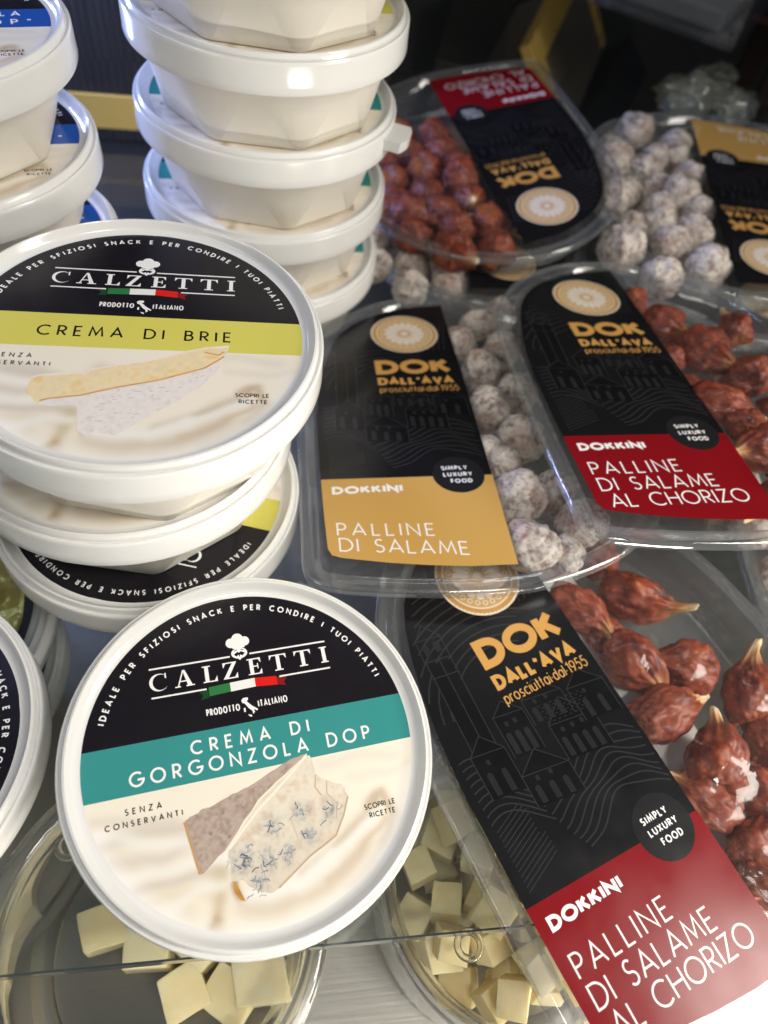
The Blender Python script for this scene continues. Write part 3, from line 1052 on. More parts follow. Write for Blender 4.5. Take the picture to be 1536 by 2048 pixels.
def cheese(px, py, z, rz, rx=0, ry=0, k=0, label='', group='', sc=1.0):
    o = obj('cheese_cube', CUBES[k])
    o.location = at_z(px, py, z) * S
    o.rotation_euler = (R(rx), R(ry), R(rz))
    o.scale = (sc, sc, sc)
    tag(o, label, 'cheese cube', group)
    return o
FLOOR = BZ - 6
LBL = 'pale cheese cube lying loose in the nearly empty glass bowl'
GL_ = 'cheese cubes in the nearly empty bowl'
for a in ((212, 1858, FLOOR + 9, 30, 0, 0, 2, LBL, GL_, .95), (300, 1895, FLOOR + 9, 12, 0, 0, 0, LBL, GL_, 1.0), (368, 1985, FLOOR + 8.5, 38, 0, 0, 3, LBL, GL_, .95), (458, 1992, FLOOR + 9, 68, 0, 0, 1, LBL, GL_, .95), (520, 1960, FLOOR + 9, 20, 0, 0, 2, LBL, GL_, 1.1), (410, 1880, FLOOR + 9, 55, 0, 0, 0, LBL, GL_, 1.1)):
    cheese(*a)
LBR = 'yellow cheese cube piled in the full glass bowl beside the front chorizo pack'
GR_ = 'cheese cubes piled in the full bowl'
_rnd = random.Random(21)
_spots = []
for _layer, (_z, _n, _rad) in enumerate(((-52, 20, 38), (-40, 24, 38), (-29, 22, 37), (-21, 10, 30))):
    _k = 0
    _here = []
    while len(_here) < _n and _k < 4000:
        _k += 1
        _a, _q = _rnd.uniform(0, 6.283), _rad * math.sqrt(_rnd.random())
        _x, _y = 72 + _q * math.cos(_a), 62 + _q * math.sin(_a)
        if all((_x - h[0]) ** 2 + (_y - h[1]) ** 2 > 11.6 ** 2 for h in _here):
            _here.append((_x, _y))
    _spots += [(x, y, _z + _rnd.uniform(-2, 3)) for x, y in _here]
for _x, _y, _z in _spots:
    o = obj('cheese_cube', _rnd.choice(CUBES))
    o.location = Vector((_x, _y, _z)) * S
    o.rotation_euler = (R(_rnd.uniform(-25, 25)), R(_rnd.uniform(-25, 25)), R(_rnd.uniform(0, 180)))
    _s = _rnd.uniform(.62, .80)
    o.scale = (_s, _s, _s)
    tag(o, LBR, 'cheese cube', GR_)

def torus(Rm_, rm):
    vs, fs = [], []
    n, k = 40, 14
    for i in range(n):
        a = 2 * math.pi * i / n
        for j in range(k):
            b = 2 * math.pi * j / k
            vs.append(((Rm_ + rm * math.cos(b)) * math.cos(a), (Rm_ + rm * math.cos(b)) * math.sin(a), rm * .75 * math.sin(b)))
    for i in range(n):
        for j in range(k):
            fs.append((i * k + j, ((i + 1) % n) * k + j, ((i + 1) % n) * k + (j + 1) % k, i * k + (j + 1) % k))
    return vs, fs
ME_RING = mesh('bumper_ring', *torus(3.7, 1.15), M_BUMP, 179)
for px, py, lb in ((140, 1690, 'clear ring bumper under the glass, half covered by the teal-banded tub'), (938, 1890, 'clear ring bumper under the glass, above the full bowl')):
    o = obj('bumper_ring', ME_RING)
    o.location = at_z(px, py, -9.0) * S
    tag(o, lb, 'bumper', 'clear bumpers under the glass shelf')

# ------------------------------------------------------------------ salami balls
_kt = [0, .10, .20, .34, .52, .75, 1.05, 1.57, 2.2, 2.75, 3.1416]
_kr = [0, .12, .155, .17, .27, .55, .86, 1.0, .83, .42, 0]
_kz = [1.52, 1.52, 1.46, 1.28, 1.08, .86, .55, 0, -.60, -.90, -.94]
TH_ = np.linspace(0, math.pi, 400)
_sm = np.ones(25) / 25
_f = lambda k: np.convolve(np.pad(np.interp(TH_, _kt, k), 12, mode='reflect', reflect_type='odd'), _sm, 'valid')
RHO_, ZZ_ = np.maximum(_f(_kr), 0), _f(_kz)

def ball_mesh(name, kind, seed):
    rnd = random.Random(seed)
    bm = bmesh.new()
    bmesh.ops.create_icosphere(bm, subdivisions=5, radius=1.0)
    off = Vector((seed * 7.3, seed * 3.1, seed * 1.7))
    cols = []
    long_ = rnd.uniform(.92, 1.15)
    for v in bm.verts:
        n = v.co.normalized()
        phi = math.atan2(n.y, n.x)
        if kind == 'chorizo':
            t = max(0.0, (n.z - .50) / .50)
            tb = max(0.0, (-n.z - .78) / .22)
            base = noise.fractal(n * 1.3 + off, .8, 2, 3)
            rid = math.sin(phi * 9 + 3 * noise.noise(n * 2 + off)) * math.sin(phi * 4 + 1.7 + seed)
            wr = noise.fractal(Vector((phi * 2.4, n.z * 1.2, seed)), .7, 2, 4)
            r = 1 + .20 * base + .03 * rid * (.4 + 1.2 * t) + .06 * wr
            th = math.acos(max(-1, min(1, n.z)))
            rho, zz = np.interp(th, TH_, RHO_), np.interp(th, TH_, ZZ_)
            lat = math.hypot(n.x, n.y) or 1e-6
            crease = 1 + .11 * math.sin(phi * (7 + seed % 4) + seed + 1.5 * noise.noise(n + off)) * min(1, max(0, (1.25 - th) / .6)) * min(1, th / .3)
            body = r if th > .5 else 1 + (r - 1) * th / .5
            rho *= crease * body
            p = Vector((n.x / lat * rho, n.y / lat * rho, zz * long_ * body))
            bend = .34 * max(0, p.z - .5) ** 2
            p.z += .22 * tb
            p.x += bend * (seed % 3 - .4)
            v.co = p
            m1 = noise.fractal(n * 2.1 + off * 1.3, .6, 2, 4)
            m2 = noise.fractal(n * 7 + off, .5, 2, 3)
            c = np.array(lin(116, 46, 31))
            k = min(1, max(0, .45 + 1.1 * m1))
            c = c * (1 - k) + np.array(lin(138, 64, 40)) * k
            k = min(1, max(0, m2 * 1.6 - .25))
            c = c * (1 - .6 * k) + np.array(lin(164, 92, 52)) * .6 * k
            k = .7 * min(1, max(0, -m1 * 1.5 - .25))
            c = c * (1 - k) + np.array(lin(62, 25, 23)) * k
            k = min(1, max(0, (.72 - th) / .35))
            c = c * (1 - k) + np.array(lin(196, 142, 84)) * k
            k = min(1, max(0, (.46 - th) / .2))
            c = c * (1 - k) + np.array(lin(226, 204, 164)) * k
            k = min(1, max(0, noise.noise(n * 10 + off * 2) * 3.2 - 1.35))
            c = c * (1 - .7 * k) + np.array(lin(196, 128, 92)) * .7 * k
            k = min(1, tb * .8)
            c = c * (1 - k) + np.array(lin(160, 96, 50)) * k
        else:
            base = noise.fractal(n * 1.5 + off, .8, 2, 3)
            t = max(0.0, (abs(n.z) - .82) / .18)
            wr = noise.fractal(Vector((phi * 3.2, n.z * 1.3, seed)), .6, 2, 5)
            cr2 = abs(noise.fractal(n * 3.2 + off, .55, 2, 4))
            v.co = n * (1 + .13 * base + .05 * wr - .05 * max(0, .12 - cr2) / .12 - .10 * t * t)
            rg = math.sin(phi * 13 + 5 * noise.noise(n * 1.6 + off) + 2.2 * n.z) * .5 + .5
            pt = noise.fractal(n * 2.2 + off * 2, .6, 2, 4)
            fn = noise.fractal(n * 8 + off, .6, 2, 3)
            c = np.array(lin(222, 214, 204))
            k = min(1, max(0, .40 + .95 * pt - .55 * rg * (1 - .5 * t) + .55 * fn))
            c = c * (1 - .85 * k) + np.array(lin(122, 92, 82)) * .85 * k
            k = min(1, max(0, (.10 - cr2) / .10))
            c = c * (1 - .7 * k) + np.array(lin(112, 74, 62)) * .7 * k
            k = min(1, max(0, noise.noise(n * 1.1 + off * 3) * 1.8 - .15))
            c = c * (1 - .45 * k) + np.array(lin(150, 104, 88)) * .45 * k
        cols.append(c)
    for v in bm.verts:
        v.co *= S
    me = bpy.data.meshes.new(name)
    bm.to_mesh(me)
    bm.free()
    at = me.color_attributes.new('ink', 'FLOAT_COLOR', 'POINT')
    buf = np.ones((len(cols), 4), dtype=np.float32)
    buf[:, :3] = np.array(cols, dtype=np.float32)
    at.data.foreach_set('color', buf.ravel())
    me.polygons.foreach_set('use_smooth', [True] * len(me.polygons))
    me.materials.append(M_CHORIZO if kind == 'chorizo' else M_SALAME)
    return me
CH = [ball_mesh('chorizo_ball', 'chorizo', s) for s in (1, 2, 3, 4, 5, 6, 7)]
SA = [ball_mesh('salami_ball', 'salame', s) for s in (11, 12, 13, 14, 15, 16)]

# ------------------------------------------------------------------ salami packs
def spline(pts, n):
    k = len(pts)
    out = []
    for i in range(k):
        p0, p1, p2, p3 = pts[i - 1], pts[i], pts[(i + 1) % k], pts[(i + 2) % k]
        for j in range(n):
            t = j / n
            out.append(tuple(.5 * (2 * p1[a] + (p2[a] - p0[a]) * t + (2 * p0[a] - 5 * p1[a] + 4 * p2[a] - p3[a]) * t * t + (3 * p1[a] - p0[a] - 3 * p2[a] + p3[a]) * t ** 3) for a in (0, 1)))
    return out
OUT = [(-12.0, -20), (-11.6, -34), (-8.5, -40.5), (-1, -43.5), (12, -45.8), (28, -47.6), (44, -48.6), (58, -48.4), (72, -46.2), (92, -39), (107, -30), (120, -17), (129, 2), (133, 25), (134, 50), (130, 80), (120, 105), (104, 125), (84, 138.5), (62, 144), (40, 142.5), (20, 133), (5, 119), (-5, 101.5), (-9.6, 84), (-11, 60), (-12, 30)]
OUT.reverse()                                   # counter-clockwise seen from above
OUT = OUT[::-1]
OUTL = spline(OUT, 4)
def inset(loop, d):
    n = len(loop)
    area2 = sum(loop[i][0] * loop[(i + 1) % n][1] - loop[(i + 1) % n][0] * loop[i][1] for i in range(n))
    sg = 1 if area2 > 0 else -1
    out = []
    for i in range(n):
        a, b = loop[i - 1], loop[(i + 1) % n]
        t = Vector((b[0] - a[0], b[1] - a[1])).normalized()
        nx, ny = -t.y * sg, t.x * sg
        out.append((loop[i][0] + nx * d, loop[i][1] + ny * d))
    return out

def tray_mesh(T):
    prof = [(.6, -3.2), (0, -2.6), (0, -.9), (.35, -.2), (1.0, .15), (2.2, -.1), (2.8, -.5), (4.6, -.5), (5.4, -.2), (6.4, -.15), (6.9, -.8), (8.2, -3.0), (9.0, -4.0), (10.4, -T + 3.5), (11.4, -T + 1.0), (13.2, -T)]
    rings = [inset(OUTL, d) for d, _ in prof]
    vs, fs = [], []
    n = len(OUTL)
    for (d, z), rg in zip(prof, rings):
        vs += [(x, y, z) for x, y in rg]
    for j in range(len(prof) - 1):
        for i in range(n):
            i2 = (i + 1) % n
            fs.append((j * n + i, j * n + i2, (j + 1) * n + i2, (j + 1) * n + i))
    # floor, closing in to the middle
    c = (61, 45)
    last = rings[-1]
    j0 = (len(prof) - 1) * n
    for k, t in enumerate((.5, .12)):
        vs += [(c[0] + (x - c[0]) * t, c[1] + (y - c[1]) * t, -T) for x, y in last]
        for i in range(n):
            i2 = (i + 1) % n
            a = j0 + k * n
            fs.append((a + i, a + i2, a + n + i2, a + n + i))
    fs.append(tuple(j0 + 2 * n + i for i in range(n)))
    return mesh('tray', vs, fs, M_TRAY, 40)

INL = inset(OUTL, 5.0)
def inside_poly(x, y, poly):
    c = False
    j = len(poly) - 1
    for i in range(len(poly)):
        xi, yi = poly[i]
        xj, yj = poly[j]
        if (yi > y) != (yj > y) and x < (xj - xi) * (y - yi) / (yj - yi) + xi:
            c = not c
        j = i
    return c

def film_mesh(balls, seed, wave=.8):
    """skin film: flat at the rim, drawn over the balls; balls are (u, v, z, r)"""
    st = 1.8
    nx, ny = int(150 / st), int(196 / st)
    X = -14 + np.arange(nx + 1) * st
    Y = -50 + np.arange(ny + 1) * st
    gx, gy = np.meshgrid(X, Y, indexing='ij')
    H = np.zeros_like(gx)
    hard = np.full_like(gx, -50.0)
    for u, v, z, r in balls:
        d2 = (gx - u) ** 2 + (gy - v) ** 2
        top = z + r
        H = np.maximum(H, top + .5 - d2 / (2.6 * r))
        s = np.sqrt(np.maximum(r * r - d2, 0))
        hard = np.maximum(hard, np.where(d2 < r * r, z + s, -50))
    ins = np.zeros_like(gx, bool)
    mar = np.zeros_like(gx)
    I = np.array(INL)
    for i in range(nx + 1):
        for j in range(ny + 1):
            if inside_poly(gx[i, j], gy[i, j], INL):
                ins[i, j] = True
                mar[i, j] = np.sqrt(((I - (gx[i, j], gy[i, j])) ** 2).sum(1).min())
    for _ in range(4):
        P = np.pad(H, 1, mode='edge')
        H = (P[1:-1, 1:-1] * 2 + P[:-2, 1:-1] + P[2:, 1:-1] + P[1:-1, :-2] + P[1:-1, 2:]) / 6
    rnd = Vector((seed * 3.3, seed, 0))
    wr = np.array([[noise.fractal(Vector((gx[i, j] * .07, gy[i, j] * .16, 0)) + rnd, .6, 2, 3) for j in range(ny + 1)] for i in range(nx + 1)])
    right = np.clip((gx - 62.5) / 6, 0, 1)
    H = H * np.clip(mar / 9, 0, 1) * np.clip((gx - 58) / 5, 0, 1) + wave * wr * np.clip(mar / 6, 0, 1) * right
    H = np.maximum(H, np.where(gx > 62, hard + .35, -50))
    rim_ = np.maximum(np.clip((-38.5 - gy) / 3, 0, 1), np.clip((-5.5 - gx) / 2, 0, 1)) * np.clip(mar / 3, 0, 1)
    H = np.where(gx < 62.5, np.minimum(H, 0.0), H) + np.where(gx < 62.5, 1.0, 0.0) * wave * 1.6 * rim_ * wr
    idx = -np.ones_like(gx, int)
    vs, fs = [], []
    for i in range(nx + 1):
        for j in range(ny + 1):
            if ins[i, j]:
                idx[i, j] = len(vs)
                vs.append((gx[i, j], gy[i, j], H[i, j]))
    for i in range(nx):
        for j in range(ny):
            q = (idx[i, j], idx[i + 1, j], idx[i + 1, j + 1], idx[i, j + 1])
            if min(q) >= 0:
                fs.append(q)
    return mesh('film', vs, fs, M_FILM, 179)

GOLD_T = lin(204, 154, 84)
GOLD_P = lin(199, 157, 86)
RED_P = lin(128, 18, 26)
BLACK_P = lin(24, 24, 26)
LINE_P = lin(46, 46, 48)
FILL_P = lin(38, 39, 40)

def pack_label(name, band, chorizo):
    LBL_OUT = [(61.0, -37.9), (45, -37.6), (31, -36.2), (17.6, -34.2), (2, -31.0), (-1.6, -29.6), (-2.9, -26.5), (-3.5, -8), (-3.9, 15), (-3.9, 45), (-2.6, 62), (-.6, 76), (2.2, 89), (5.4, 100), (9.4, 108.4), (15.6, 116.4), (22.5, 122.4), (33, 128.2), (43, 131.6), (61.6, 133.6), (61.8, 60)]
    sh = Sheet()
    sh.add(LBL_OUT, BLACK_P)
    def clip(pl):                                # keep the engraving on the sheet
        return [p for p in pl if -2.5 < p[0] < 60.8 and 8.6 < p[1] < 128]
    def eng(pl, wd=.42, col=LINE_P):
        run = []
        for p in pl + [(-99, -99)]:
            if -2.4 < p[0] < 60.6 and 9.0 < p[1] < 118 and math.hypot(p[0] - 48.5, p[1] - 8.3) > 10.6 and inside_poly(p[0] - 1.0, p[1], LBL_OUT):
                run.append(p)
            else:
                if len(run) > 1:
                    sh.line(run, wd, col)
                run = []
    # contour lines of the hills
    for k in range(9):
        eng([(x, 14 + k * 2.6 + 9 * math.exp(-((x - 46) / 14) ** 2) * (1.1 - k * .03) - 3 * math.exp(-((x - 18) / 9) ** 2) + .8 * math.sin(x * .35 + k)) for x in np.arange(24 - k, 61, 1.5)], .5)
    for k in range(13):
        eng([(x, 10.5 + k * 1.5 + .42 * (x + 3)) for x in np.arange(-2.4, 15 - k * .3, 2.0)], .32)
    for k in range(9):
        eng([(x, 30 + k * 2.3 + 4.2 * math.sin(x * .17 + .6 + k * .06) - .14 * x) for x in np.arange(-2.4, 19 - .6 * k, 1.4)], .5)
    for k in range(12):
        rr = 22 + k * 3.4
        eng([(30 + rr * math.cos(R(a)), 62 + rr * .92 * math.sin(R(a))) for a in range(62, 178, 4)], .55)
    for k in range(6):
        eng([(44 + k * 2.6, 92 + k * .4), (46 + k * 2.4, 104), (50 + k * 2.0, 116)], .5)
    # tower with belfry
    sh.add([(5, 52), (13, 51), (14.5, 84), (6.0, 85)], lin(20, 20, 22))
    for pl in ([(5, 52), (6, 86), (15, 85), (13.6, 51)], [(9.6, 52), (10.8, 86)], [(5.6, 86), (6.2, 94), (15.4, 93), (15.0, 85)], [(6.2, 94), (11.0, 99), (15.4, 93)], [(5.2, 80), (15.2, 79)]):
        eng(pl, .36)
    for x in (7.2, 11.4):
        sh.add([(x, 88), (x + 2.2, 88), (x + 2.3, 91.6), (x + .1, 91.8)], FILL_P)
    # houses
    def house(x0, y0, wd, h, rise, arches, dark=True):
        if dark:
            sh.add([(x0, y0), (x0 + wd, y0 - .12 * wd), (x0 + wd, y0 + h - .12 * wd), (x0 + wd * .5, y0 + h + rise), (x0, y0 + h)], lin(19, 19, 21))
        eng([(x0, y0), (x0, y0 + h), (x0 + wd * .5, y0 + h + rise), (x0 + wd, y0 + h - .12 * wd), (x0 + wd, y0 - .12 * wd)], .34)
        eng([(x0, y0 + h), (x0 + wd, y0 + h - .12 * wd)], .28)
        for i in range(arches):
            ax = x0 + wd * (i + .6) / (arches + .4)
            ay = y0 + .8 - .12 * (ax - x0)
            a = [(ax - 1.0, ay), (ax + 1.0, ay - .2)] + [(ax + 1.0 * math.cos(R(t)), ay + h * .45 + 1.0 * math.sin(R(t))) for t in range(0, 181, 30)]
            if max(p[0] for p in a) < 60.5:
                sh.add(a, FILL_P)
        for i in range(max(1, arches - 1)):
            ax = x0 + wd * (i + .8) / (arches + .4)
            sh.add([(ax, y0 + h * .7), (ax + 1.3, y0 + h * .69), (ax + 1.3, y0 + h * .69 + 1.6), (ax, y0 + h * .7 + 1.6)], FILL_P)
    house(3.5, 38, 12, 14, 5, 2)
    house(17, 46, 11, 14, 4, 3)
    house(15.5, 30, 17, 10, 6, 3)
    house(33, 38, 17, 12, 7, 4)
    house(46, 46, 14, 12, 5, 2)
    house(29, 52, 15, 9, 5, 3, False)
    for r_ in range(7):
        for c_ in range(8):
            x, y = 33 + c_ * 2.2 + (r_ % 2), 57 - r_ * 1.0 - c_ * .15
            if x < 59:
                sh.line([(x, y), (x + 1.2, y - .1)], .24, LINE_P)
    # band, seal and wording
    low = [(61.0, -37.9), (45, -37.6), (31, -36.2), (17.6, -34.2), (2, -31.0), (-1.6, -29.6), (-2.9, -26.5), (-3.5, -8), (-3.72, 8.4), (61.55, 7.3)]
    sh.add(low, lin(band) if not chorizo else RED_P)
    seal = disc(48.5, 8.2, 10.0, 90)
    seal = [(48.5 + (p[0] - 48.5) * (1 + (.012 if i % 2 else -.008)), 8.2 + (p[1] - 8.2) * (1 + (.012 if i % 2 else -.008))) for i, p in enumerate(seal)]
    sh.add(seal, lin(34, 34, 36))
    sh.text('SIMPLY', 42.4, 52.6, 10.9, 2.3, .48, WHITE)
    sh.text('LUXURY', 42.6, 53.9, 7.2, 2.3, .48, WHITE)
    sh.text('FOOD', 45.0, 53.3, 3.5, 2.3, .48, WHITE, hs=.92)
    sh.text('DOKKINI', 0, 26.3, 0, 4.2, 1.15, WHITE, gap=.45)
    if chorizo:
        sh.text('PALLINE', .45, 35.1, -12.9, 6.6, .62, TEXTW)
        sh.text('DI SALAME', .8, 45.6, -21.2, 6.6, .62, TEXTW)
        sh.text('AL CHORIZO', 2.2, 54.0, -29.3, 6.6, .62, TEXTW)
    else:
        sh.text('PALLINE', .6, 35.0, -20.6, 6.2, .62, TEXTW, slope=-.07)
        sh.text('DI SALAME', 1.0, 45.6, -28.0, 6.4, .62, TEXTW, slope=-.105)
    sh.text('DOK', 23.6, 57.4, 75.2, 10.9, 2.9, GOLD_T, gap=.5)
    sh.text("DALL'AVA", 23.7, 57.4, 67.2, 5.5, 1.45, GOLD_T, gap=.3)
    sh.text('prosciuttai.dal.1955', 24.0, 58.6, 61.9, 4.2, .42, GOLD_T, gap=.34)
    # rosette medallion
    cx, cy_ = 40.0, 108.0
    cm, gd = lin(214, 196, 168), lin(190, 146, 84)
    sh.add(disc(cx, cy_, 15.9, 80), lin(226, 214, 194))
    ring = [(cx + (15.3 if i % 2 else 14.9) * math.cos(R(i * 3)), cy_ + (15.3 if i % 2 else 14.9) * math.sin(R(i * 3))) for i in range(120)]
    sh.add(ring, gd)
    sh.add(disc(cx, cy_, 13.4, 64), lin(222, 208, 184))
    sh.add(disc(cx, cy_, 12.7, 64), lin(198, 160, 102))
    for k in range(24):
        a = R(k * 15)
        c0 = (cx + 10.9 * math.cos(a), cy_ + 10.9 * math.sin(a))
        sh.add(disc(*c0, 1.15, 10), lin(216, 198, 168))
        sh.add(disc(*c0, .5, 8), gd)
    for k in range(16):
        a = k * 22.5
        pet = []
        for t in range(13):
            s = t / 12
            pet.append((3.0 + 6.6 * s, .28 + 1.15 * math.sin(min(1, s * 1.02) * math.pi * .56) * (1 if s < .9 else (1 - (s - .9) * 9.5) ** .5 if s < 1 else 0)))
        pts = [(x, y) for x, y in pet] + [(x, -y) for x, y in reversed(pet)]
        sh.add([(cx + x * math.cos(R(a)) - y * math.sin(R(a)), cy_ + x * math.sin(R(a)) + y * math.cos(R(a))) for x, y in pts], lin(226, 216, 204))
    sh.add(disc(cx, cy_, 2.7, 28), lin(206, 180, 140))
    sh.add(disc(cx, cy_, 1.6, 20), lin(228, 216, 200))
    return sh.build(name, M_PLABEL, 0.5)
PL_RED = pack_label('label_red_band', (128, 18, 26), True)
PL_GOLD = pack_label('label_gold_band', (199, 157, 86), False)

def Rm(yaw, a, b):
    return Matrix.Rotation(yaw, 3, 'Z') @ Matrix.Rotation(a, 3, 'X') @ Matrix.Rotation(b, 3, 'Y')

TRAYS = {}
def pack(loc, yaw, a, b, T, lab, label, group, balls, kind, ball_label, ball_group, pad=False, seed=1):
    """balls: (px, py, radius mm, aim angle in the picture or None, stretch, depth offset)"""
    rot = Rm(yaw, a, b)
    o = Vector(loc)
    n = rot @ Vector((0, 0, 1))
    t = empty('salami_pack', o + n * -T, label, 'salami pack', group, rot)
    if T not in TRAYS:
        TRAYS[T] = tray_mesh(T)
    inv = rot.transposed()
    parts = [obj('tray', TRAYS[T], t), obj('label', lab, t)]
    if pad:
        vs = [(52, -30, -T + .6), (88, -30, -T + .6), (92, 30, -T + .6), (84, 112, -T + .6), (52, 118, -T + .6)]
        vs += [(x, y, -T + .3) for x, y, _ in vs]
        fs = [(0, 1, 2, 3, 4), (9, 8, 7, 6, 5)] + [(i, 5 + i, 5 + (i + 1) % 5, (i + 1) % 5) for i in range(5)]
        parts.append(obj('pad', mesh('pad', vs, fs, M_PAD), t))
    fb = []
    rnd = random.Random(seed * 17)
    for i, (px, py, r, aim, st, dz) in enumerate(balls):
        zc_ = -T + .8 + r * .92 + dz
        if aim == 'uv':                           # given straight in the pack's own plan
            aim, loc_ = None, Vector((px, py, zc_))
            P, k = o + rot @ loc_, 1.0
        else:
            q = o + n * zc_
            d = ray(px, py)
            k = n.dot(q - CAM) / n.dot(d)
            P = CAM + d * k
            loc_ = inv @ (P - o)
        flat = 1.0
        if loc_.x < 62 + r:                       # tucked under the label: pressed flat so that it stays below it
            edge_h = math.sqrt(max(0, r * r - max(0, loc_.x - 62) ** 2))
            flat = min(1.0, (T - 1.6) / (r + edge_h))
            zc_ = -T + .6 + r * flat
        P = o + rot @ Vector((loc_.x, loc_.y, zc_))
        m_ = rnd.choice(CH if kind == 'chorizo' else SA)
        bo = obj('chorizo_ball' if kind == 'chorizo' else 'salami_ball', m_)
        if aim is not None:
            # lay the ball's axis in the tray plane, its tip towards the given picture direction
            e = CAM + ray(px + 20 * math.cos(R(aim)), py - 20 * math.sin(R(aim))) * k
            ax = (e - P)
            ax = (ax - n * ax.dot(n)).normalized()
            ax = (ax + n * rnd.uniform(-.05, .18)).normalized()
        else:
            ax = Vector((rnd.uniform(-1, 1), rnd.uniform(-1, 1), rnd.uniform(-.9, .25))).normalized()
        qd = ax.to_track_quat('Z', 'Y')
        spin = Matrix.Rotation(rnd.uniform(0, 6.28), 3, 'Z')
        sq = rnd.uniform(.90, 1.08)
        sc = Matrix.Diagonal((r * (1 if st <= 1 else .94) * sq, r * (1 if st <= 1 else .94) / sq, r * st))
        mw = qd.to_matrix() @ spin @ sc
        if flat < 1:
            press = Matrix.Identity(3)
            for i_ in range(3):
                for j_ in range(3):
                    press[i_][j_] += (flat - 1) * n[i_] * n[j_]
            mw = press @ mw
        bo.matrix_world = Matrix.Translation(P * S) @ mw.to_4x4()
        tag(bo, ball_label, 'salami', ball_group)
        fb.append((loc_.x, loc_.y, zc_, r * .97 * flat))
    parts.append(obj('film', film_mesh(fb, seed, .4 if pad else .8), t))
    for p_ in parts:                              # the empty stands at the tray's foot, the meshes start at its rim
        p_.location.z = T * S
    return t

GP = 'clear packs of small salami balls'
B3 = [(1150, 1212, 9.2, -40, 1.25, 0), (1262, 1196, 10.0, -28, 1.3, 0), (1260, 1318, 10.4, -55, 1.1, 0), (1372, 1338, 10.2, 165, 1.0, 0), (1322, 1428, 9.6, 28, 1.45, 0), (1432, 1524, 11.2, 72, 1.15, .5), (1500, 1396, 10.4, 80, 1.1, 0), (1420, 1605, 9.0, 142, 1.3, 0), (1516, 1592, 10.0, -70, 1.1, 0), (1516, 1694, 9.6, 60, 1.1, 0), (1538, 1484, 9.0, 20, 1, 0), (1190, 1110, 9.0, None, 1.1, 0), (1545, 1770, 9, -20, 1.2, 0), (1210, 1270, 7.0, 100, 1.0, -3)]
pack((69.378, 37.951, 20.0), .6298, .0352, -.0023, 18.5, PL_RED, 'large front pack with red PALLINE DI SALAME AL CHORIZO band, partly over the glass bowl', GP, B3, 'chorizo', 'dark red twisted chorizo ball in the front red-banded pack', 'chorizo balls in the front pack', True, 3)
B1 = [(916, 686, 9.4, None, 1, 0), (962, 744, 9.6, None, 1, 0), (1004, 700, 9.2, None, 1, 0), (978, 822, 9.8, None, 1, 0), (1034, 786, 9.4, None, 1, 0), (968, 905, 9.6, None, 1, 0), (1042, 878, 10.0, None, 1, 0), (1036, 984, 11.6, None, 1, 1.0), (1060, 1080, 11.0, None, 1, 1), (1164, 1046, 9.6, None, 1, -3.5), (1106, 985, 8.6, None, 1, -2), (955, 650, 8.6, None, 1, 0), (1000, 630, 8.4, None, 1, 0), (1000, 936, 8.4, None, 1, -1), (1130, 1110, 7.5, None, 1, -3)]
pack((-19.815, 163.439, 36.529), .2404, -.1574, -.0596, 16.0, PL_GOLD, 'pack with gold PALLINE DI SALAME band, in the middle beside the brie stack', GP, B1, 'salame', 'white mould-dusted salami ball in the middle gold-banded pack', 'white salami balls in the middle pack', False, 4)
B2 = [(1268, 600, 8.0, None, 1.1, 0), (1322, 650, 9.4, -60, 1.1, 0), (1408, 700, 10.4, -65, 1.1, .5), (1432, 808, 8.8, -40, 1.5, 0), (1504, 752, 10.2, None, 1.1, 0), (1372, 768, 8.0, None, 1.1, 0), (1524, 900, 9.6, 200, 1.1, 0), (1490, 850, 8.0, None, 1.1, 0), (1560, 830, 9.2, None, 1.1, 0), (1340, 716, 7.6, None, 1, 0), (1590, 930, 9, None, 1, 0), (1575, 990, 9, None, 1.2, 0), (1470, 660, 8.4, None, 1.1, 0)]
pack((65.938, 188.972, 57.2), .279, -.1428, -.0143, 12.5, PL_RED, 'tilted red-banded pack at the right resting on the gold-banded pack', GP, B2, 'chorizo', 'glossy chorizo ball in the tilted red-banded pack at the right', 'chorizo balls in the tilted pack', False, 5)
B4 = []
for _i, _v in enumerate((12, 30, 48, 66, 84, 102, 120)):
    for _j, _u in enumerate((72, 91, 110)):
        if (_v, _u) not in ((120, 110), (12, 110)):
            B4.append((_u + 3 * math.sin(_i * 2.1 + _j), _v + 3.5 * math.cos(_i + 2.3 * _j), 10.6 + .7 * math.sin(_i * 3 + _j), 'uv', 1.1, .4))
pack((46.758, 482.346, 54.011), 3.5488, .0029, .1793, 18.0, PL_RED, 'red-banded pack facing away behind the tall tub stack, reflecting a gold box', GP, B4, 'chorizo', 'dark chorizo ball in the red-banded pack that faces away', 'chorizo balls in the pack facing away', False, 6)
B7 = []
for _i, _v in enumerate((-18, 2, 22, 42, 62, 82, 102, 120)):
    for _j, _u in enumerate((72, 92, 112)):
        if (_v, _u) not in ((120, 112), (-18, 112)):
            B7.append((_u + 5 * math.sin(_i * 2.7 + 1.9 * _j), _v + 6 * math.cos(_i * 2.3 + 2.9 * _j), 10.6 + 1.3 * math.sin(_i * 3 + _j), 'uv', 1.0, .4 + 1.2 * math.sin(_i * 5 + _j * 2)))
pack((207.8, 473.7, 46.0), R(182.7), 0.0, 0.04, 18.0, PL_GOLD, 'gold-banded pack of white balls facing away at the right edge, behind', GP, B7, 'salame', 'white salami ball in the gold-banded pack that faces away', 'white salami balls in the pack facing away', False, 7)
B6 = []
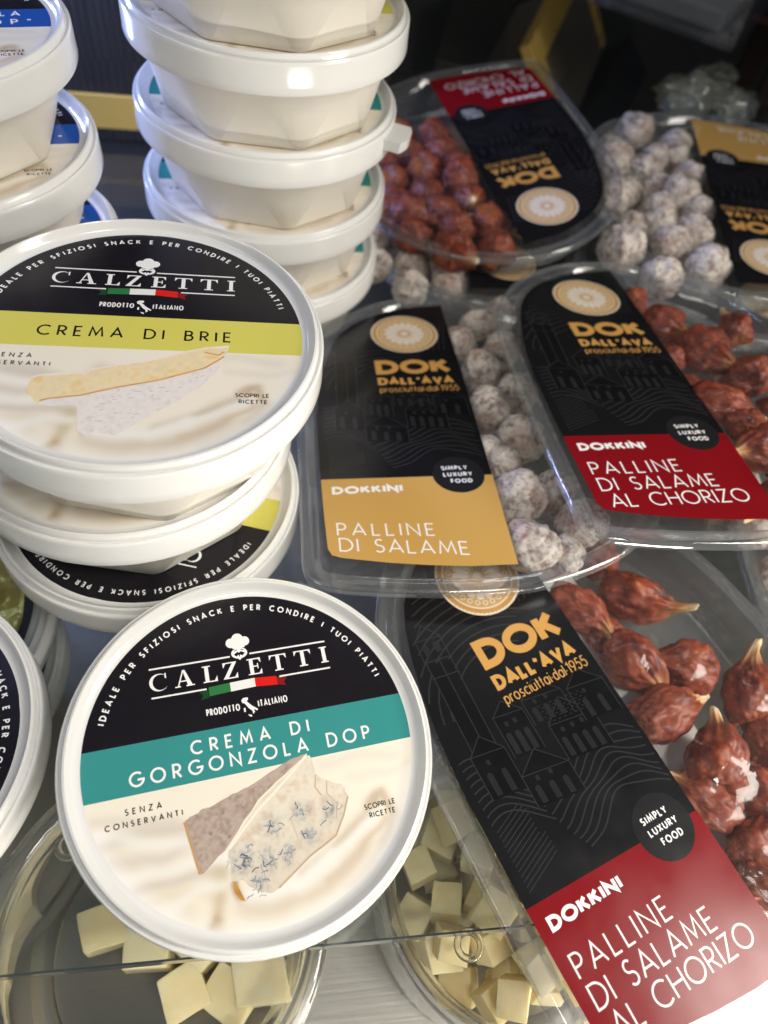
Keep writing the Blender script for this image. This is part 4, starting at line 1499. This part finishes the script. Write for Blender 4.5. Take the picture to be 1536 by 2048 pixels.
for _i, _v in enumerate((66, 86, 106, 122)):
    for _j, _u in enumerate((72, 92, 112)):
        if (_v, _u) != (122, 112):
            B6.append((_u + 2 * math.sin(_i * 1.7 + _j), _v + 3 * math.cos(_i * 1.3 + 2.3 * _j), 9.6, 'uv', 1.0, 0))
pack((59.6, 464.5, 21.5), R(190), 0, 0, 18.5, PL_GOLD, 'lowest pack of white balls, almost hidden under the red-banded pack facing away', GP, B6, 'salame', 'white salami ball in the almost hidden lowest pack', 'white salami balls in the lowest pack', False, 8)
B5 = []
for _i, _v in enumerate((-10, 12, 34, 56, 78, 100)):
    for _j, _u in enumerate((96, 116)):
        B5.append((_u + 2 * math.sin(_i * 1.7 + _j), _v + 3 * math.cos(_i * 1.3 + 2.3 * _j), 9.8, 'uv', 1.0, 0))
pack((270.6, 235, 21.5), R(189), 0, 0, 18.5, PL_GOLD, 'pack at the right edge lying under the tilted red-banded pack, only its rim showing', GP, B5, 'salame', 'white salami ball in the pack cut by the right edge, under the tilted pack', 'white salami balls in the pack at the right edge', False, 9)
pack((222, 470, 21.5), R(181), 0, 0, 18.5, PL_GOLD, 'pack lying under the gold-banded one that faces away', GP, [], 'salame', '', '', False, 10)

# ------------------------------------------------------------------ background: gift boxes and odds
def gift_box(corner, rot, size, label, face_mat, strip):
    """corner: front-left-bottom; strip: list of (x0,x1,z0,z1) gold trims on the front"""
    t = empty('gift_box', corner, label, 'gift box', 'dark gift boxes with gold trim', rot)
    v, f = boxv(0, size[0], 0, size[1], 0, size[2])
    bevel_obj(obj('box_body', mesh('box_body', v, f, face_mat), t), 1.0)
    for x0, x1, z0, z1 in strip:
        v, f = boxv(x0, x1, -1.2, size[1] + 1.2, z0, z1)
        bevel_obj(obj('gold_trim', mesh('gold_trim', v, f, M_GOLD), t), .5)
    return t
p = at_z(150, 292, 0.2)
gift_box((p.x - 60, p.y - 6, .2), RS, (250, 110, 190), 'black ribbed gift box with gold foot band, behind the tub stacks', M_RIB, [(-1.2, 251.2, 8, 28)])

def leaning_box(A, B, D, thick, label, mats, trims):
    """box whose front has corner A and edges A-B and A-D"""
    ex = (B - A)
    ey = (D - A)
    lx = ex.length
    ex.normalize()
    ey = ey - ex * ey.dot(ex)
    ly = ey.length
    ey.normalize()
    ez = ex.cross(ey)
    if ez.dot(CAM - A) > 0:
        ez = -ez                                  # thickness goes away from the front
    t = empty('gift_box', A, label, 'gift box', 'dark gift boxes with gold trim')
    def add(nm, x0, x1, y0, y1, z0, z1, mt, bw):
        v, f = boxv(x0, x1, y0, y1, z0, z1)
        me = mesh(nm, [ex * a + ey * b + ez * c for a, b, c in v], f, mt)
        bm = bmesh.new()
        bm.from_mesh(me)
        bmesh.ops.recalc_face_normals(bm, faces=bm.faces)
        bm.to_mesh(me)
        bm.free()
        bevel_obj(obj(nm, me, t), bw)
    add('box_body', 0, lx, 0, ly, 0, thick, mats, 1.0)
    for x0, x1, y0, y1 in trims:
        add('gold_trim', x0, x1, y0, y1, -1.5, 7, M_GOLD, .5)
    return t
M_WOVEN = principled('woven_card', (0.13, 0.108, 0.085), 0.6, 0, 0.3, (900, .6, .5))
A, B, D = at_depth(1088, 118, 560), at_depth(1165, -45, 620), at_depth(1142, 258, 605)
leaning_box(A, B, D, 60, 'dark woven gift box with bright gold edge, leaning behind the pack facing away', M_WOVEN, [(-20, 90, -21, -.5), (-20, -.5, 0, 60), ((B - A).length + .5, (B - A).length + 12, 0, 60)])
A, B, D = at_depth(872, 118, 640), at_depth(925, -60, 700), at_depth(1000, 125, 650)
leaning_box(A, B, D, 60, 'dark olive gift box leaning behind the tall tub stack', M_OLIVECARD, [])
A, B, D = at_depth(1165, 255, 600), at_depth(1262, 70, 660), at_depth(1240, 262, 640)
leaning_box(A, B, D, 40, 'plain black gift box standing right of the woven one', M_DARK, [])

# clear acrylic bin at the top right
M_ACR = clear_sheet('acrylic', (.86, .88, .90), .08, .05, None, .05, (.5, .53, .58))
A = at_depth(1462, 105, 480)
t = empty('acrylic_bin', A, 'clear acrylic bin with a white tray, cut by the top edge', 'acrylic bin', None, Matrix.Rotation(R(-24), 3, 'Z'))
v, f = boxv(-120, 0, 0, 120, 0, 2.5)
obj('bin_floor', mesh('bin_floor', v, f, M_ACR), t)
for nm, bx in (('bin_wall', (-120, 0, 0, 3, 2.6, 60)), ('bin_wall', (-3, 0, 3.1, 120, 2.6, 60)), ('bin_wall', (-120, -117, 3.1, 120, 2.6, 60))):
    v, f = boxv(*bx)
    obj(nm, mesh(nm, v, f, M_ACR), t)
v, f = boxv(-108, -14, 14, 110, 2.7, 16)
o = obj('white_tray', mesh('white_tray', v, f, principled('pale_tray', (.30, .31, .28), .5)), t)
bevel_obj(o, 3)

# made-up pale lumps standing in for plastic reflections, and dark bars at the right
M_LUMP = clear_sheet('pale_lump_film', (.8, .82, .78), .10, .16, (90, .8, 3), .30, (.34, .36, .30), 3.0)
def lump(seed):
    bm = bmesh.new()
    bmesh.ops.create_icosphere(bm, subdivisions=4, radius=1)
    for v in bm.verts:
        n = v.co.normalized()
        v.co = Vector((n.x * 1.5, n.y, n.z * .7)) * (1 + .30 * noise.fractal(n * 1.3 + Vector((seed, 0, 0)), .6, 2, 5)) * S
    me = bpy.data.meshes.new('reflection_lump')
    bm.to_mesh(me)
    bm.free()
    me.polygons.foreach_set('use_smooth', [True] * len(me.polygons))
    me.materials.append(M_LUMP)
    return me
LU = [lump(1), lump(2)]
for i, (px, py, z, s, rz) in enumerate(((1385, 190, 46, 17, 20), (1432, 165, 44, 15, 80), (1462, 215, 42, 14, 40))):
    o = obj('reflection_lump', LU[i % 2])
    o.location = at_z(px, py, z) * S
    o.scale = (s, s, s)
    o.rotation_euler.z = R(rz)
    tag(o, 'added pale lump imitating plastic reflections beside the dark bars at the upper right', 'reflection lump', 'pale reflection lumps at the back')
M_CHOC = principled('dark_bar', (.018, .010, .008), .35, 0, .5)
for (a, b, wd, lb) in (((1540, 40, 560), (1462, 215, 520), 16, 'dark brown bar slanting at the right edge, nearer the pale lumps'), ((1590, 60, 540), (1520, 225, 520), 14, 'dark brown bar cut by the right edge')):
    A, B = at_depth(*a), at_depth(*b)
    dirv = (B - A)
    ln = dirv.length
    q = dirv.to_track_quat('X', 'Z').to_matrix()
    o = empty('chocolate_bar', A, lb, 'chocolate bar', 'dark bars at the right edge', q)
    v, f = boxv(0, ln, -wd / 2, wd / 2, -8, 8)
    bevel_obj(obj('sleeve', mesh('sleeve', v, f, M_CHOC), o), 1.5)
    v, f = boxv(ln * .12, ln * .2, -wd / 2 - .4, wd / 2 + .4, -8.4, 8.4)
    obj('red_stripe', mesh('red_stripe', v, f, principled('stripe', (.12, .03, .03), .4)), o)
